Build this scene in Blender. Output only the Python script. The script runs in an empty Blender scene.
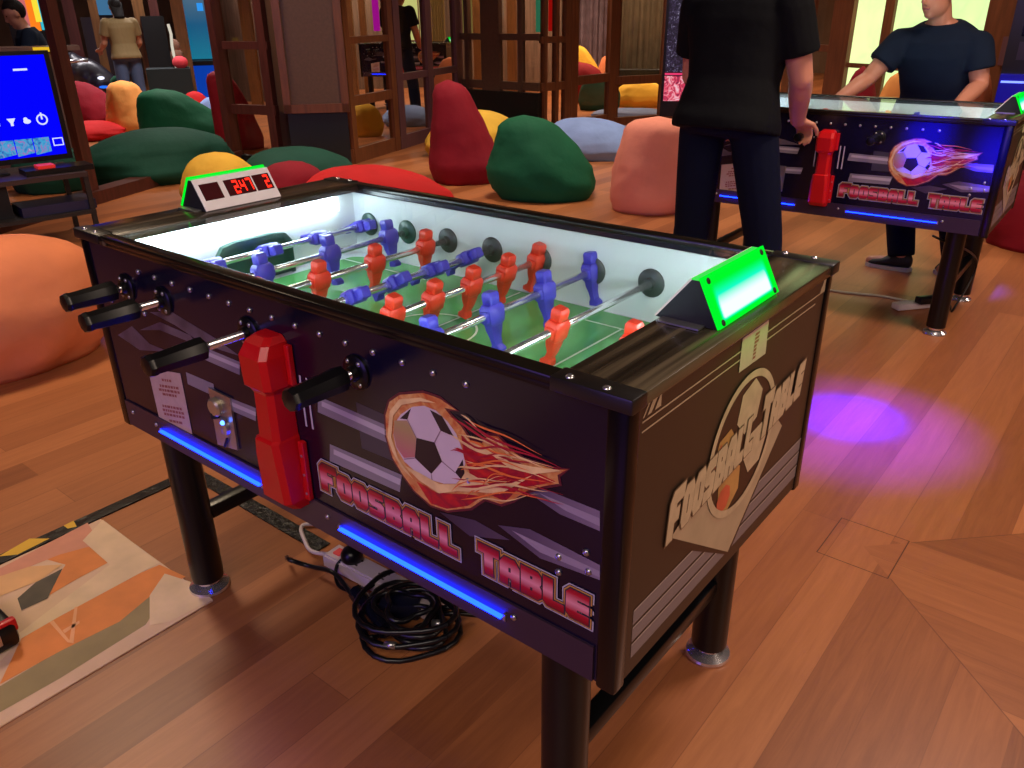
import bpy, bmesh, math, random
from mathutils import Vector, Matrix, noise
from mathutils.geometry import tessellate_polygon
random.seed(7)
S = bpy.context.scene
COL = S.collection

# ------------------------------------------------------------------ camera (solved from the table's own corners)
F_PX = 800.43
CAM = Vector((1.81193, -0.75197, 1.36702))
YAW, PITCH, ROLL = 2.25089, -0.43616, -0.01221
_d = Vector((math.cos(YAW) * math.cos(PITCH), math.sin(YAW) * math.cos(PITCH), math.sin(PITCH)))
_r = Vector((math.sin(YAW), -math.cos(YAW), 0.0))
_u = _r.cross(_d)
_R = math.cos(ROLL) * _r + math.sin(ROLL) * _u
_U = -math.sin(ROLL) * _r + math.cos(ROLL) * _u


def ray(u, v):
    return _R * ((u - 512) / F_PX) + _U * ((384 - v) / F_PX) + _d


def hit(u, v, ax, val):
    q = ray(u, v)
    return CAM + q * ((val - CAM[ax]) / q[ax])


def fl(u, v):
    return hit(u, v, 2, 0.0)


def at(u, v, d):
    q = ray(u, v)
    return CAM + q * (d / math.hypot(q.x, q.y))


cd = bpy.data.cameras.new('camera')
cam = bpy.data.objects.new('camera', cd)
COL.objects.link(cam)
cd.sensor_width = 36.0
cd.lens = F_PX / 1024 * 36.0
cd.clip_end = 200
m = Matrix((( _R.x, _U.x, -_d.x, CAM.x), (_R.y, _U.y, -_d.y, CAM.y), (_R.z, _U.z, -_d.z, CAM.z), (0, 0, 0, 1)))
cam.matrix_world = m
S.camera = cam
S.view_settings.view_transform = 'Standard'
S.view_settings.look = 'None'
S.view_settings.exposure = 0.0


# ------------------------------------------------------------------ materials
def lin(c):
    return tuple(((x / 255) / 12.92 if x / 255 <= 0.04045 else ((x / 255 + 0.055) / 1.055) ** 2.4) for x in c)


def mat(name, rgb=(128, 128, 128), rough=0.5, metal=0.0, emit=0.0, ecol=None, coat=0.0, noise_scale=None, noise_amt=0.15,
        bump=0.0, bump_scale=60, spec=0.5, alpha=1.0, stretch=None):
    M = bpy.data.materials.new(name)
    M.use_nodes = True
    nt = M.node_tree
    b = nt.nodes['Principled BSDF']
    c = lin(rgb) + (1,)
    b.inputs['Base Color'].default_value = c
    b.inputs['Roughness'].default_value = rough
    b.inputs['Metallic'].default_value = metal
    b.inputs['Specular IOR Level'].default_value = spec
    if coat:
        b.inputs['Coat Weight'].default_value = coat
        b.inputs['Coat Roughness'].default_value = 0.08
    if emit:
        b.inputs['Emission Color'].default_value = lin(ecol or rgb) + (1,)
        b.inputs['Emission Strength'].default_value = emit
    if noise_scale or bump:
        tc = nt.nodes.new('ShaderNodeTexCoord')
        src = tc.outputs['Object']
        if stretch:
            mp = nt.nodes.new('ShaderNodeMapping')
            mp.inputs['Scale'].default_value = stretch
            nt.links.new(src, mp.inputs['Vector'])
            src = mp.outputs['Vector']
    if noise_scale:
        n = nt.nodes.new('ShaderNodeTexNoise')
        n.inputs['Scale'].default_value = noise_scale
        n.inputs['Detail'].default_value = 4
        nt.links.new(src, n.inputs['Vector'])
        r = nt.nodes.new('ShaderNodeValToRGB')
        r.color_ramp.elements[0].position = 0.3
        r.color_ramp.elements[1].position = 0.7
        r.color_ramp.elements[0].color = tuple(x * (1 - noise_amt) for x in c[:3]) + (1,)
        r.color_ramp.elements[1].color = tuple(min(1, x * (1 + noise_amt)) for x in c[:3]) + (1,)
        nt.links.new(n.outputs['Fac'], r.inputs['Fac'])
        nt.links.new(r.outputs['Color'], b.inputs['Base Color'])
    if bump:
        n2 = nt.nodes.new('ShaderNodeTexNoise')
        n2.inputs['Scale'].default_value = bump_scale
        n2.inputs['Detail'].default_value = 5
        nt.links.new(src, n2.inputs['Vector'])
        bp = nt.nodes.new('ShaderNodeBump')
        bp.inputs['Strength'].default_value = bump
        bp.inputs['Distance'].default_value = 0.02
        nt.links.new(n2.outputs['Fac'], bp.inputs['Height'])
        nt.links.new(bp.outputs['Normal'], b.inputs['Normal'])
    return M


def emis(name, rgb, strength):
    M = bpy.data.materials.new(name)
    M.use_nodes = True
    nt = M.node_tree
    nt.nodes.clear()
    o = nt.nodes.new('ShaderNodeOutputMaterial')
    e = nt.nodes.new('ShaderNodeEmission')
    e.inputs['Color'].default_value = lin(rgb) + (1,)
    e.inputs['Strength'].default_value = strength
    nt.links.new(e.outputs[0], o.inputs[0])
    return M


def glass(name, tint=(255, 255, 255), refl=1.0, base=0.02, rough=0.02):
    M = bpy.data.materials.new(name)
    M.use_nodes = True
    nt = M.node_tree
    nt.nodes.clear()
    o = nt.nodes.new('ShaderNodeOutputMaterial')
    t = nt.nodes.new('ShaderNodeBsdfTransparent')
    t.inputs['Color'].default_value = lin(tint) + (1,)
    g = nt.nodes.new('ShaderNodeBsdfGlossy')
    g.inputs['Roughness'].default_value = rough
    lw = nt.nodes.new('ShaderNodeLayerWeight')
    lw.inputs['Blend'].default_value = 0.5
    f = nt.nodes.new('ShaderNodeMath')
    f.operation = 'POWER'
    f.inputs[1].default_value = 5.0
    nt.links.new(lw.outputs['Facing'], f.inputs[0])
    ml = nt.nodes.new('ShaderNodeMath')
    ml.operation = 'MULTIPLY_ADD'
    ml.inputs[1].default_value = refl
    ml.inputs[2].default_value = base
    mx = nt.nodes.new('ShaderNodeMixShader')
    nt.links.new(f.outputs[0], ml.inputs[0])
    nt.links.new(ml.outputs[0], mx.inputs[0])
    nt.links.new(t.outputs[0], mx.inputs[1])
    nt.links.new(g.outputs[0], mx.inputs[2])
    nt.links.new(mx.outputs[0], o.inputs[0])
    return M


def ramp_mat(name, stops, axis='Z', lo=0.0, hi=1.0, rough=0.4, emit=0.0, noise_mix=0.0, nscale=30, coat=0.0):
    """colour ramp along an object axis between lo and hi (printed gradients, lamp diffusers)"""
    M = bpy.data.materials.new(name)
    M.use_nodes = True
    nt = M.node_tree
    b = nt.nodes['Principled BSDF']
    b.inputs['Roughness'].default_value = rough
    b.inputs['Coat Weight'].default_value = coat
    tc = nt.nodes.new('ShaderNodeTexCoord')
    sx = nt.nodes.new('ShaderNodeSeparateXYZ')
    nt.links.new(tc.outputs['Object'], sx.inputs[0])
    mr = nt.nodes.new('ShaderNodeMapRange')
    mr.inputs['From Min'].default_value = lo
    mr.inputs['From Max'].default_value = hi
    nt.links.new(sx.outputs[axis], mr.inputs['Value'])
    fac = mr.outputs['Result']
    if noise_mix:
        n = nt.nodes.new('ShaderNodeTexNoise')
        n.inputs['Scale'].default_value = nscale
        n.inputs['Detail'].default_value = 3
        n.inputs['Distortion'].default_value = 1.5
        nt.links.new(tc.outputs['Object'], n.inputs['Vector'])
        mx = nt.nodes.new('ShaderNodeMix')
        mx.inputs[0].default_value = noise_mix
        nt.links.new(fac, mx.inputs[2])
        nt.links.new(n.outputs['Fac'], mx.inputs[3])
        fac = mx.outputs[0]
    r = nt.nodes.new('ShaderNodeValToRGB')
    els = r.color_ramp.elements
    while len(els) < len(stops):
        els.new(0.5)
    for e, (p, c) in zip(els, stops):
        e.position = p
        e.color = lin(c) + (1,)
    nt.links.new(fac, r.inputs['Fac'])
    nt.links.new(r.outputs['Color'], b.inputs['Base Color'])
    if emit:
        b.inputs['Base Color'].default_value = (0, 0, 0, 1)
        nt.links.remove(b.inputs['Base Color'].links[0])
        nt.links.new(r.outputs['Color'], b.inputs['Emission Color'])
        b.inputs['Emission Strength'].default_value = emit
    return M


def lamp_mat():
    """green scoreboard lamp: a white-cyan hot spot low on the diffuser"""
    M = bpy.data.materials.new('green_lamp_diffuser')
    M.use_nodes = True
    nt = M.node_tree
    nt.nodes.clear()
    o = nt.nodes.new('ShaderNodeOutputMaterial')
    e = nt.nodes.new('ShaderNodeEmission')
    tc = nt.nodes.new('ShaderNodeTexCoord')
    sx = nt.nodes.new('ShaderNodeSeparateXYZ')
    nt.links.new(tc.outputs['Generated'], sx.inputs[0])

    def mr(sock, a, b_, c, d_):
        n = nt.nodes.new('ShaderNodeMapRange')
        n.interpolation_type = 'SMOOTHSTEP'
        for k, v in zip(('From Min', 'From Max', 'To Min', 'To Max'), (a, b_, c, d_)):
            n.inputs[k].default_value = v
        nt.links.new(sock, n.inputs['Value'])
        return n.outputs['Result']

    def mul(a, b_):
        n = nt.nodes.new('ShaderNodeMath')
        n.operation = 'MULTIPLY'
        nt.links.new(a, n.inputs[0])
        nt.links.new(b_, n.inputs[1])
        return n.outputs[0]
    y1 = mr(sx.outputs['Y'], 0.06, 0.13, 0, 1)
    y2 = mr(sx.outputs['Y'], 0.87, 0.94, 1, 0)
    z1 = mr(sx.outputs['Z'], 0.10, 0.20, 0, 1)
    z2 = mr(sx.outputs['Z'], 0.3, 0.85, 1, 0)
    h = mul(mul(y1, y2), mul(z1, z2))
    r = nt.nodes.new('ShaderNodeValToRGB')
    els = r.color_ramp.elements
    els.new(0.5)
    for el, (p, c) in zip(els, ((0, (0, 235, 40)), (0.45, (20, 245, 190)), (0.95, (235, 255, 250)))):
        el.position = p
        el.color = lin(c) + (1,)
    nt.links.new(h, r.inputs['Fac'])
    nt.links.new(r.outputs['Color'], e.inputs['Color'])
    e.inputs['Strength'].default_value = 1.15
    nt.links.new(e.outputs[0], o.inputs[0])
    return M


def floor_mat():
    M = bpy.data.materials.new('parquet_floor')
    M.use_nodes = True
    nt = M.node_tree
    N, Lk = nt.nodes, nt.links
    b = N['Principled BSDF']
    tc = N.new('ShaderNodeTexCoord')
    obj = tc.outputs['Object']

    def planks(rot, off):
        mp = N.new('ShaderNodeMapping')
        mp.inputs['Rotation'].default_value = (0, 0, rot)
        mp.inputs['Location'].default_value = off
        Lk.new(obj, mp.inputs['Vector'])
        br = N.new('ShaderNodeTexBrick')
        br.offset = 0.37
        br.offset_frequency = 2
        br.inputs['Color1'].default_value = (0, 0, 0, 1)
        br.inputs['Color2'].default_value = (1, 1, 1, 1)
        br.inputs['Mortar'].default_value = (0.5, 0.5, 0.5, 1)
        br.inputs['Scale'].default_value = 1
        br.inputs['Mortar Size'].default_value = 0.0012
        br.inputs['Mortar Smooth'].default_value = 0.2
        br.inputs['Brick Width'].default_value = 3.6
        br.inputs['Row Height'].default_value = 0.128
        Lk.new(mp.outputs[0], br.inputs['Vector'])
        st = N.new('ShaderNodeMapping')
        st.inputs['Scale'].default_value = (1.6, 22, 1)
        Lk.new(mp.outputs[0], st.inputs['Vector'])
        n = N.new('ShaderNodeTexNoise')
        n.inputs['Scale'].default_value = 2.2
        n.inputs['Detail'].default_value = 8
        n.inputs['Roughness'].default_value = 0.7
        n.inputs['Distortion'].default_value = 0.7
        Lk.new(st.outputs[0], n.inputs['Vector'])
        mx = N.new('ShaderNodeMix')
        mx.inputs[0].default_value = 0.55
        Lk.new(br.outputs['Color'], mx.inputs[2])
        bw = N.new('ShaderNodeRGBToBW')
        Lk.new(br.outputs['Color'], bw.inputs[0])
        Lk.new(bw.outputs[0], mx.inputs[2])
        Lk.new(n.outputs['Fac'], mx.inputs[3])
        return mx.outputs[0], br.outputs['Fac']
    a, fa = planks(math.pi / 2, (0.03, 0.06, 0))
    c, fc = planks(0, (0.2, 0.02, 0))
    sx = N.new('ShaderNodeSeparateXYZ')
    Lk.new(obj, sx.inputs[0])

    def mth(op, p, q):
        n = N.new('ShaderNodeMath')
        n.operation = op
        for i, k in enumerate((p, q)):
            if k is None:
                continue
            if isinstance(k, (int, float)):
                n.inputs[i].default_value = k
            else:
                Lk.new(k, n.inputs[i])
        return n.outputs[0]
    dy = mth('ABSOLUTE', mth('SUBTRACT', sx.outputs['Y'], 1.285), None)
    dx = mth('SUBTRACT', sx.outputs['X'], 1.42)
    # mitred field that starts at the little square block beside the table
    g = mth('SUBTRACT', dx, dy)
    mask = mth('GREATER_THAN', g, 0.0)
    line = mth('LESS_THAN', mth('ABSOLUTE', g, None), 0.0022)
    line = mth('MULTIPLY', line, mth('GREATER_THAN', dx, 0.1))
    # the block itself
    inb = mth('MULTIPLY', mth('LESS_THAN', mth('ABSOLUTE', dx, None), 0.095), mth('LESS_THAN', dy, 0.105))
    inb2 = mth('MULTIPLY', mth('LESS_THAN', mth('ABSOLUTE', dx, None), 0.092), mth('LESS_THAN', dy, 0.102))
    ring = mth('SUBTRACT', inb, inb2)
    fm = N.new('ShaderNodeMix')
    Lk.new(mask, fm.inputs[0])
    Lk.new(a, fm.inputs[2])
    Lk.new(c, fm.inputs[3])
    gm = N.new('ShaderNodeMix')
    Lk.new(mask, gm.inputs[0])
    Lk.new(fa, gm.inputs[2])
    Lk.new(fc, gm.inputs[3])
    seam = mth('MAXIMUM', mth('MULTIPLY', gm.outputs[0], 0.34), mth('MAXIMUM', mth('MULTIPLY', line, .5), mth('MULTIPLY', ring, 0.9)))
    r = N.new('ShaderNodeValToRGB')
    els = r.color_ramp.elements
    els.new(0.5)
    for e, (p, k) in zip(els, ((0.12, (116, 64, 36)), (0.5, (158, 95, 55)), (0.88, (190, 120, 72)))):
        e.position = p
        e.color = lin(k) + (1,)
    Lk.new(fm.outputs[0], r.inputs['Fac'])
    dk = N.new('ShaderNodeMix')
    dk.data_type = 'RGBA'
    Lk.new(seam, dk.inputs[0])
    Lk.new(r.outputs['Color'], dk.inputs[6])
    dk.inputs[7].default_value = lin((70, 32, 20)) + (1,)
    Lk.new(dk.outputs[2], b.inputs['Base Color'])
    b.inputs['Roughness'].default_value = 0.38
    b.inputs['Specular IOR Level'].default_value = 0.4
    return M


# ------------------------------------------------------------------ mesh builder
ORG = Vector((0, 0, 0))


class MB:
    def __init__(s):
        s.bm = bmesh.new()

    def box(s, lo, hi, bev=0.0, rot=None, piv=None):
        ret = bmesh.ops.create_cube(s.bm, size=1.0)
        vs = ret['verts']
        c = [(a + b) / 2 for a, b in zip(lo, hi)]
        d = [abs(b - a) for a, b in zip(lo, hi)]
        for v in vs:
            v.co = Vector((c[0] + v.co.x * d[0], c[1] + v.co.y * d[1], c[2] + v.co.z * d[2]))
        if bev:
            es = list({e for v in vs for e in v.link_edges})
            r = bmesh.ops.bevel(s.bm, geom=es, offset=bev, segments=2, affect='EDGES', profile=0.5)
            vs = list({v for f in r['faces'] for v in f.verts} | {v for v in vs if v.is_valid})
        if rot is not None:
            p = Vector(piv) if piv is not None else Vector(c)
            for v in vs:
                v.co = rot @ (v.co - p) + p
        return vs

    def rings(s, rings, cap=True, closed=True):
        vr = [[s.bm.verts.new(p) for p in r] for r in rings]
        n = len(vr[0])
        for a, b in zip(vr, vr[1:]):
            for i in range(n if closed else n - 1):
                j = (i + 1) % n
                s.bm.faces.new((a[i], a[j], b[j], b[i]))
        if cap:
            s.bm.faces.new(list(reversed(vr[0])))
            s.bm.faces.new(vr[-1])
        return [v for r in vr for v in r]

    def tube(s, pts, rad, seg=10, cap=True):
        pts = [Vector(p) for p in pts]
        rads = rad if isinstance(rad, (list, tuple)) else [rad] * len(pts)
        rs = []
        prev = None
        for i, p in enumerate(pts):
            t = (pts[min(i + 1, len(pts) - 1)] - pts[max(i - 1, 0)]).normalized()
            if prev is None:
                a = t.cross(Vector((0, 0, 1)))
                if a.length < 1e-3:
                    a = t.cross(Vector((1, 0, 0)))
            else:
                a = prev - t * prev.dot(t)
            a.normalize()
            prev = a
            b = t.cross(a)
            rs.append([p + (a * math.cos(k) + b * math.sin(k)) * rads[i] for k in [2 * math.pi * j / seg for j in range(seg)]])
        return s.rings(rs, cap)

    def lathe(s, base, prof, axis=(0, 0, 1), seg=24):
        base = Vector(base)
        ax = Vector(axis).normalized()
        a = ax.cross(Vector((0, 0, 1)))
        if a.length < 1e-3:
            a = Vector((1, 0, 0))
        a.normalize()
        b = ax.cross(a)
        return s.rings([[base + ax * h + (a * math.cos(k) + b * math.sin(k)) * max(r, 1e-4) for k in [2 * math.pi * j / seg for j in range(seg)]] for r, h in prof])

    def ball(s, c, r, seg=16, rot=None):
        r = r if isinstance(r, (list, tuple)) else (r, r, r)
        ret = bmesh.ops.create_uvsphere(s.bm, u_segments=seg, v_segments=max(6, seg // 2 + 2), radius=1.0)
        for v in ret['verts']:
            q = Vector((v.co.x * r[0], v.co.y * r[1], v.co.z * r[2]))
            if rot is not None:
                q = rot @ q
            v.co = q + Vector(c)
        return ret['verts']

    def prism(s, poly, fn, a, b):
        """polygon in 2-D swept from depth a to b; fn(p, q, depth) -> point"""
        r = [[Vector(fn(p, q, w)) for p, q in poly] for w in (a, b)]
        return s.rings(r)

    def flat(s, outer, holes, fn):
        loops = [[Vector((p, q, 0)) for p, q in outer]] + [[Vector((p, q, 0)) for p, q in h] for h in (holes or [])]
        al = [p for l in loops for p in l]
        vs = [s.bm.verts.new(Vector(fn(p.x, p.y))) for p in al]
        for t in tessellate_polygon(loops):
            try:
                s.bm.faces.new([vs[i] for i in t])
            except ValueError:
                pass

    def build(s, name, material, parent=None, smooth=False, recalc=True):
        if recalc:
            bmesh.ops.recalc_face_normals(s.bm, faces=s.bm.faces[:])
        me = bpy.data.meshes.new(name)
        for v in s.bm.verts:
            v.co -= ORG
        s.bm.to_mesh(me)
        s.bm.free()
        if smooth:
            for p in me.polygons:
                p.use_smooth = True
            if smooth == 'auto':
                me.set_sharp_from_angle(angle=math.radians(38))
        o = bpy.data.objects.new(name, me)
        me.materials.append(material)
        COL.objects.link(o)
        if parent is not None:
            o.parent = parent
        else:
            o.location = ORG
        return o


def tag(o, label, cat, group=None, kind=None):
    if label:
        o['label'] = label
    if cat:
        o['category'] = cat
    if group:
        o['group'] = group
    if kind:
        o['kind'] = kind
    return o


def thing(name, label, cat, org, group=None):
    global ORG
    ORG = Vector(org)
    o = bpy.data.objects.new(name, None)
    o.empty_display_size = 0.1
    o.location = ORG
    COL.objects.link(o)
    return tag(o, label, cat, group)


def single(mb, name, material, label, cat, org, group=None, smooth=False):
    global ORG
    ORG = Vector(org)
    o = mb.build(name, material, None, smooth)
    ORG = Vector((0, 0, 0))
    return tag(o, label, cat, group)


def struct(mb, name, material, parent=None):
    global ORG
    if parent is None:
        ORG = Vector((0, 0, 0))
    o = mb.build(name, material, parent)
    if parent is None:
        o['kind'] = 'structure'
    return o


def copy_tree(o, parent=None):
    c = o.copy()
    COL.objects.link(c)
    if parent is not None:
        c.parent = parent
    for ch in list(o.children):
        copy_tree(ch, c)
    return c


def smoothpts(pts, n=8):
    """Catmull-Rom through points"""
    P = [Vector(p) for p in pts]
    P = [P[0] * 2 - P[1]] + P + [P[-1] * 2 - P[-2]]
    out = []
    for i in range(1, len(P) - 2):
        for k in range(n):
            t = k / n
            a, b, c, d = P[i - 1], P[i], P[i + 1], P[i + 2]
            out.append(0.5 * ((2 * b) + (c - a) * t + (2 * a - 5 * b + 4 * c - d) * t * t + (3 * b - a - 3 * c + d) * t ** 3))
    out.append(P[-2])
    return out


# ------------------------------------------------------------------ lettering
GL = {
    'F': ([(0, 0), (.36, 0), (.36, .34), (.64, .34), (.64, .60), (.40, .60), (.40, .72), (.88, .72), (.88, 1), (.18, 1), (0, .82)], []),
    'O': ([(.17, 0), (.65, 0), (.82, .2), (.82, .8), (.65, 1), (.17, 1), (0, .8), (0, .2)], [[(.37, .28), (.45, .28), (.45, .72), (.37, .72)]]),
    'S': ([(0, 0), (.66, 0), (.8, .15), (.8, .52), (.66, .62), (.36, .62), (.36, .72), (.78, .72), (.78, 1), (.14, 1), (0, .86), (0, .48), (.14, .38), (.44, .38), (.44, .28), (0, .28)], []),
    'B': ([(0, 0), (.66, 0), (.82, .15), (.82, .42), (.74, .52), (.80, .6), (.8, .86), (.66, 1), (0, 1)], [[(.37, .24), (.46, .24), (.46, .35), (.37, .35)], [(.37, .65), (.46, .65), (.46, .75), (.37, .75)]]),
    'A': ([(0, 0), (.34, 0), (.34, .27), (.48, .27), (.48, 0), (.82, 0), (.82, .75), (.62, 1), (.2, 1), (0, .75)], [[(.37, .5), (.46, .5), (.46, .66), (.37, .66)]]),
    'L': ([(0, .14), (.14, 0), (.8, 0), (.8, .28), (.38, .28), (.38, 1), (0, 1)], []),
    'T': ([(.24, 0), (.6, 0), (.6, .7), (.84, .7), (.84, 1), (0, 1), (0, .7), (.24, .7)], []),
    'E': ([(.16, 0), (.84, 0), (.84, .29), (.42, .29), (.42, .36), (.84, .36), (.84, .64), (.42, .64), (.42, .71), (.84, .71), (.84, 1), (.16, 1), (0, .84), (0, .16)], []),
}


def offset_poly(pts, d):
    n = len(pts)
    out = []
    for i in range(n):
        p0, p1, p2 = Vector(pts[i - 1]), Vector(pts[i]), Vector(pts[(i + 1) % n])
        e1, e2 = (p1 - p0).normalized(), (p2 - p1).normalized()
        n1, n2 = Vector((e1.y, -e1.x)), Vector((e2.y, -e2.x))
        k = n1 + n2
        if k.length < 1e-4:
            k = n1.copy()
        k = k / max(0.35, k.dot(n1))
        out.append(tuple(p1 + k * d))
    return out


def text_polys(word, x0, z0, adv, w, h, slope=0.0, skew=0.0, first=1.0):
    res = []
    x = x0
    for i, ch in enumerate(word):
        if ch == ' ':
            x += adv * 0.75
            continue
        s = first if (i == 0 or word[i - 1] == ' ') else 1.0
        o, hs = GL[ch]

        def tf(p):
            return (x + p[0] * w * s + skew * p[1] * h, z0 + slope * (x - x0 + p[0] * w) + p[1] * h * s)
        res.append(([tf(p) for p in o], [[tf(p) for p in hh] for hh in hs]))
        x += adv * (1 + (s - 1) * 0.8)
    return res


# ------------------------------------------------------------------ shared materials
M_BLK = mat('black_gloss_laminate', (17, 13, 36), 0.2, spec=0.5, noise_scale=2.5, noise_amt=.5)
M_BLK2 = mat('black_lower_board', (54, 38, 54), 0.35)
M_POST = mat('black_corner_extrusion', (10, 9, 12), 0.2, spec=0.35)
M_RAIL = mat('black_metal_rail', (36, 32, 26), 0.22, metal=0.45)
M_CAP = mat('black_plastic_cap', (26, 23, 21), 0.38)
M_END = mat('dark_brown_end_panel', (58, 42, 33), 0.42)
M_BLACK = mat('black_plastic', (12, 12, 15), 0.3, spec=.35)
M_MATTE = mat('matte_black', (14, 14, 16), 0.6)
M_CHROME = mat('chrome', (235, 232, 235), 0.2, metal=.9)
M_BEAR = mat('grey_rod_bearing', (62, 68, 68), .35)
M_STEEL = mat('brushed_steel', (190, 188, 186), 0.3, metal=0.9)
M_RED = mat('red_moulded_plastic', (196, 14, 20), 0.34, spec=0.5)
M_PRED = mat('red_player_plastic', (232, 62, 38), 0.35)
M_PBLU = mat('blue_player_plastic', (74, 66, 196), 0.35)
M_WHITE = mat('white_laminate', (205, 214, 216), 0.35)
M_WLIT = mat('white_inner_wall', (228, 234, 236), 0.4)
M_GREEN = mat('green_playfield', (96, 178, 100), 0.2, noise_scale=9, noise_amt=0.06)
M_LINE = mat('white_field_line', (225, 240, 215), 0.4)
M_GOAL = mat('dark_green_goal_frame', (44, 84, 74), 0.35)
M_TUBE = emis('cool_white_tube', (225, 244, 255), 21.0)
M_BLUELED = emis('blue_led_strip', (8, 34, 255), 20.0)
M_GLASS = glass('table_glass', (250, 254, 252), 0.45, 0.025, 0.01)
M_LAMP = lamp_mat()
M_GREENED = emis('green_edge_light', (70, 240, 90), 0.9)
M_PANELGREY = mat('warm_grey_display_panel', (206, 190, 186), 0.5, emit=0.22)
M_SEG = emis('red_digit_segment', (255, 40, 25), 2.2)
M_SEGOFF = mat('dark_red_display_window', (60, 10, 12), 0.6, emit=0.1, spec=.1)
M_PAPER = mat('pinkish_paper', (196, 165, 152), 0.6, noise_scale=60, noise_amt=0.05)
M_INK = mat('brown_ink', (150, 78, 66), 0.6)
M_PIPE = mat('printed_grey_pipe', (136, 128, 140), 0.3)
M_PIPE2 = mat('printed_pale_pipe', (190, 180, 190), 0.3)
M_PIPED2 = mat('printed_dim_lilac', (92, 82, 94), 0.3, noise_scale=20, noise_amt=.4)
M_STRK2 = mat('printed_streak_light', (158, 140, 164), .3)
M_STREAK = ramp_mat('printed_streak_fade', [(0, (50, 38, 60)), (.6, (92, 76, 104)), (1, (140, 120, 146))], 'X', .35, .68, .3)
M_PIPED = mat('printed_dark_grey', (62, 58, 70), 0.3)
M_FLAME = ramp_mat('printed_flame_gold', [(0.25, (196, 84, 40)), (0.5, (222, 160, 96)), (0.8, (240, 206, 150))], 'X', 0.9, 1.35, 0.3, 0.0, 0.85, 34)
M_FLRED = ramp_mat('printed_flame_red', [(0.2, (120, 12, 50)), (0.5, (206, 30, 40)), (0.85, (235, 90, 50))], 'X', 0.9, 1.35, 0.3, 0.0, 0.8, 26)
M_FLYEL = mat('printed_flame_pale', (244, 200, 140), 0.3, noise_scale=30, noise_amt=0.2)
M_WISPO = mat('printed_flame_orange', (236, 120, 60), .3)
M_WISPR = mat('printed_flame_crimson', (176, 22, 52), .3)
M_BALLW = mat('printed_ball_white', (216, 196, 206), 0.3, noise_scale=8, noise_amt=0.08)
M_BALLK = mat('printed_ball_black', (34, 20, 32), 0.3)
M_BALLR = ramp_mat('printed_ball_red_green', [(0.2, (196, 110, 120)), (0.6, (176, 150, 100)), (0.9, (206, 150, 150))], 'Z', 0.7, 0.84, 0.3)
M_SEAM = mat('printed_ball_seam', (150, 120, 130), 0.4)
M_LET = ramp_mat('red_letter_gradient', [(0.0, (120, 4, 22)), (0.25, (184, 12, 44)), (0.5, (238, 150, 165)), (0.8, (190, 20, 50)), (1.0, (120, 4, 22))], 'Z', 0.576, 0.634, 0.35)
M_LGOLD = mat('gold_letter_outline', (206, 150, 70), 0.35)
M_LGREY = mat('lilac_grey_letter_outline', (190, 182, 196), 0.35)
M_LDARK = mat('dark_letter_outline', (60, 50, 66), 0.35)
M_BEIGE = mat('beige_print', (182, 158, 132), 0.45, noise_scale=20, noise_amt=0.08)
M_BEIGE2 = mat('beige_letter_print', (196, 170, 142), 0.45, noise_scale=40, noise_amt=0.12)
M_BEIGED = mat('brown_letter_edge', (112, 88, 70), 0.45)
M_STRIPE = mat('lilac_grey_stripe', (126, 112, 118), 0.45)
M_STRIPEL = mat('pale_stripe_line', (182, 164, 160), 0.45)
M_REDPR = mat('printed_warm_red', (206, 92, 66), 0.4, noise_scale=15, noise_amt=0.2)
M_TANPR = mat('printed_tan', (190, 140, 84), 0.4, noise_scale=15, noise_amt=0.2)
M_BROWNPR = mat('printed_dark_brown', (52, 34, 28), 0.4)


def wood_deck():
    M = ramp_mat('streaked_wood_deck', [(0.36, (22, 18, 14)), (0.5, (58, 50, 38)), (0.62, (96, 84, 64))], 'X', 0, 1, 0.22)
    nt = M.node_tree
    b = nt.nodes['Principled BSDF']
    rmp = [n for n in nt.nodes if n.type == 'VALTORGB'][0]
    tc = [n for n in nt.nodes if n.type == 'TEX_COORD'][0]
    mp = nt.nodes.new('ShaderNodeMapping')
    mp.inputs['Scale'].default_value = (42, 1.2, 1)
    n = nt.nodes.new('ShaderNodeTexNoise')
    n.inputs['Scale'].default_value = 1.0
    n.inputs['Detail'].default_value = 3
    nt.links.new(tc.outputs['Object'], mp.inputs['Vector'])
    nt.links.new(mp.outputs[0], n.inputs['Vector'])
    nt.links.new(n.outputs['Fac'], rmp.inputs['Fac'])
    return M


M_DECK = wood_deck()

# ------------------------------------------------------------------ the football table
L, W, H, ZB = 1.3836, 0.7042, 0.95, 0.481
LX, LY = 0.122, 0.060


def front(off):
    return lambda x, z: (x, -off, z)


def endp(off):
    return lambda y, z: (L + off, y, z)


def fx(u, v):
    p = hit(u, v, 1, 0.0)
    return (p.x, p.z)


def zf(pts):          # points read off the close view of the flaming ball, carried to the panel plane
    return [fx(370 + a / 4.2667, 380 + b / 4.2667) for a, b in pts]


def circle(cx, cz, r, n=32, ry=None):
    return [(cx + r * math.cos(2 * math.pi * k / n), cz + (ry or r) * math.sin(2 * math.pi * k / n)) for k in range(n)]


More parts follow.
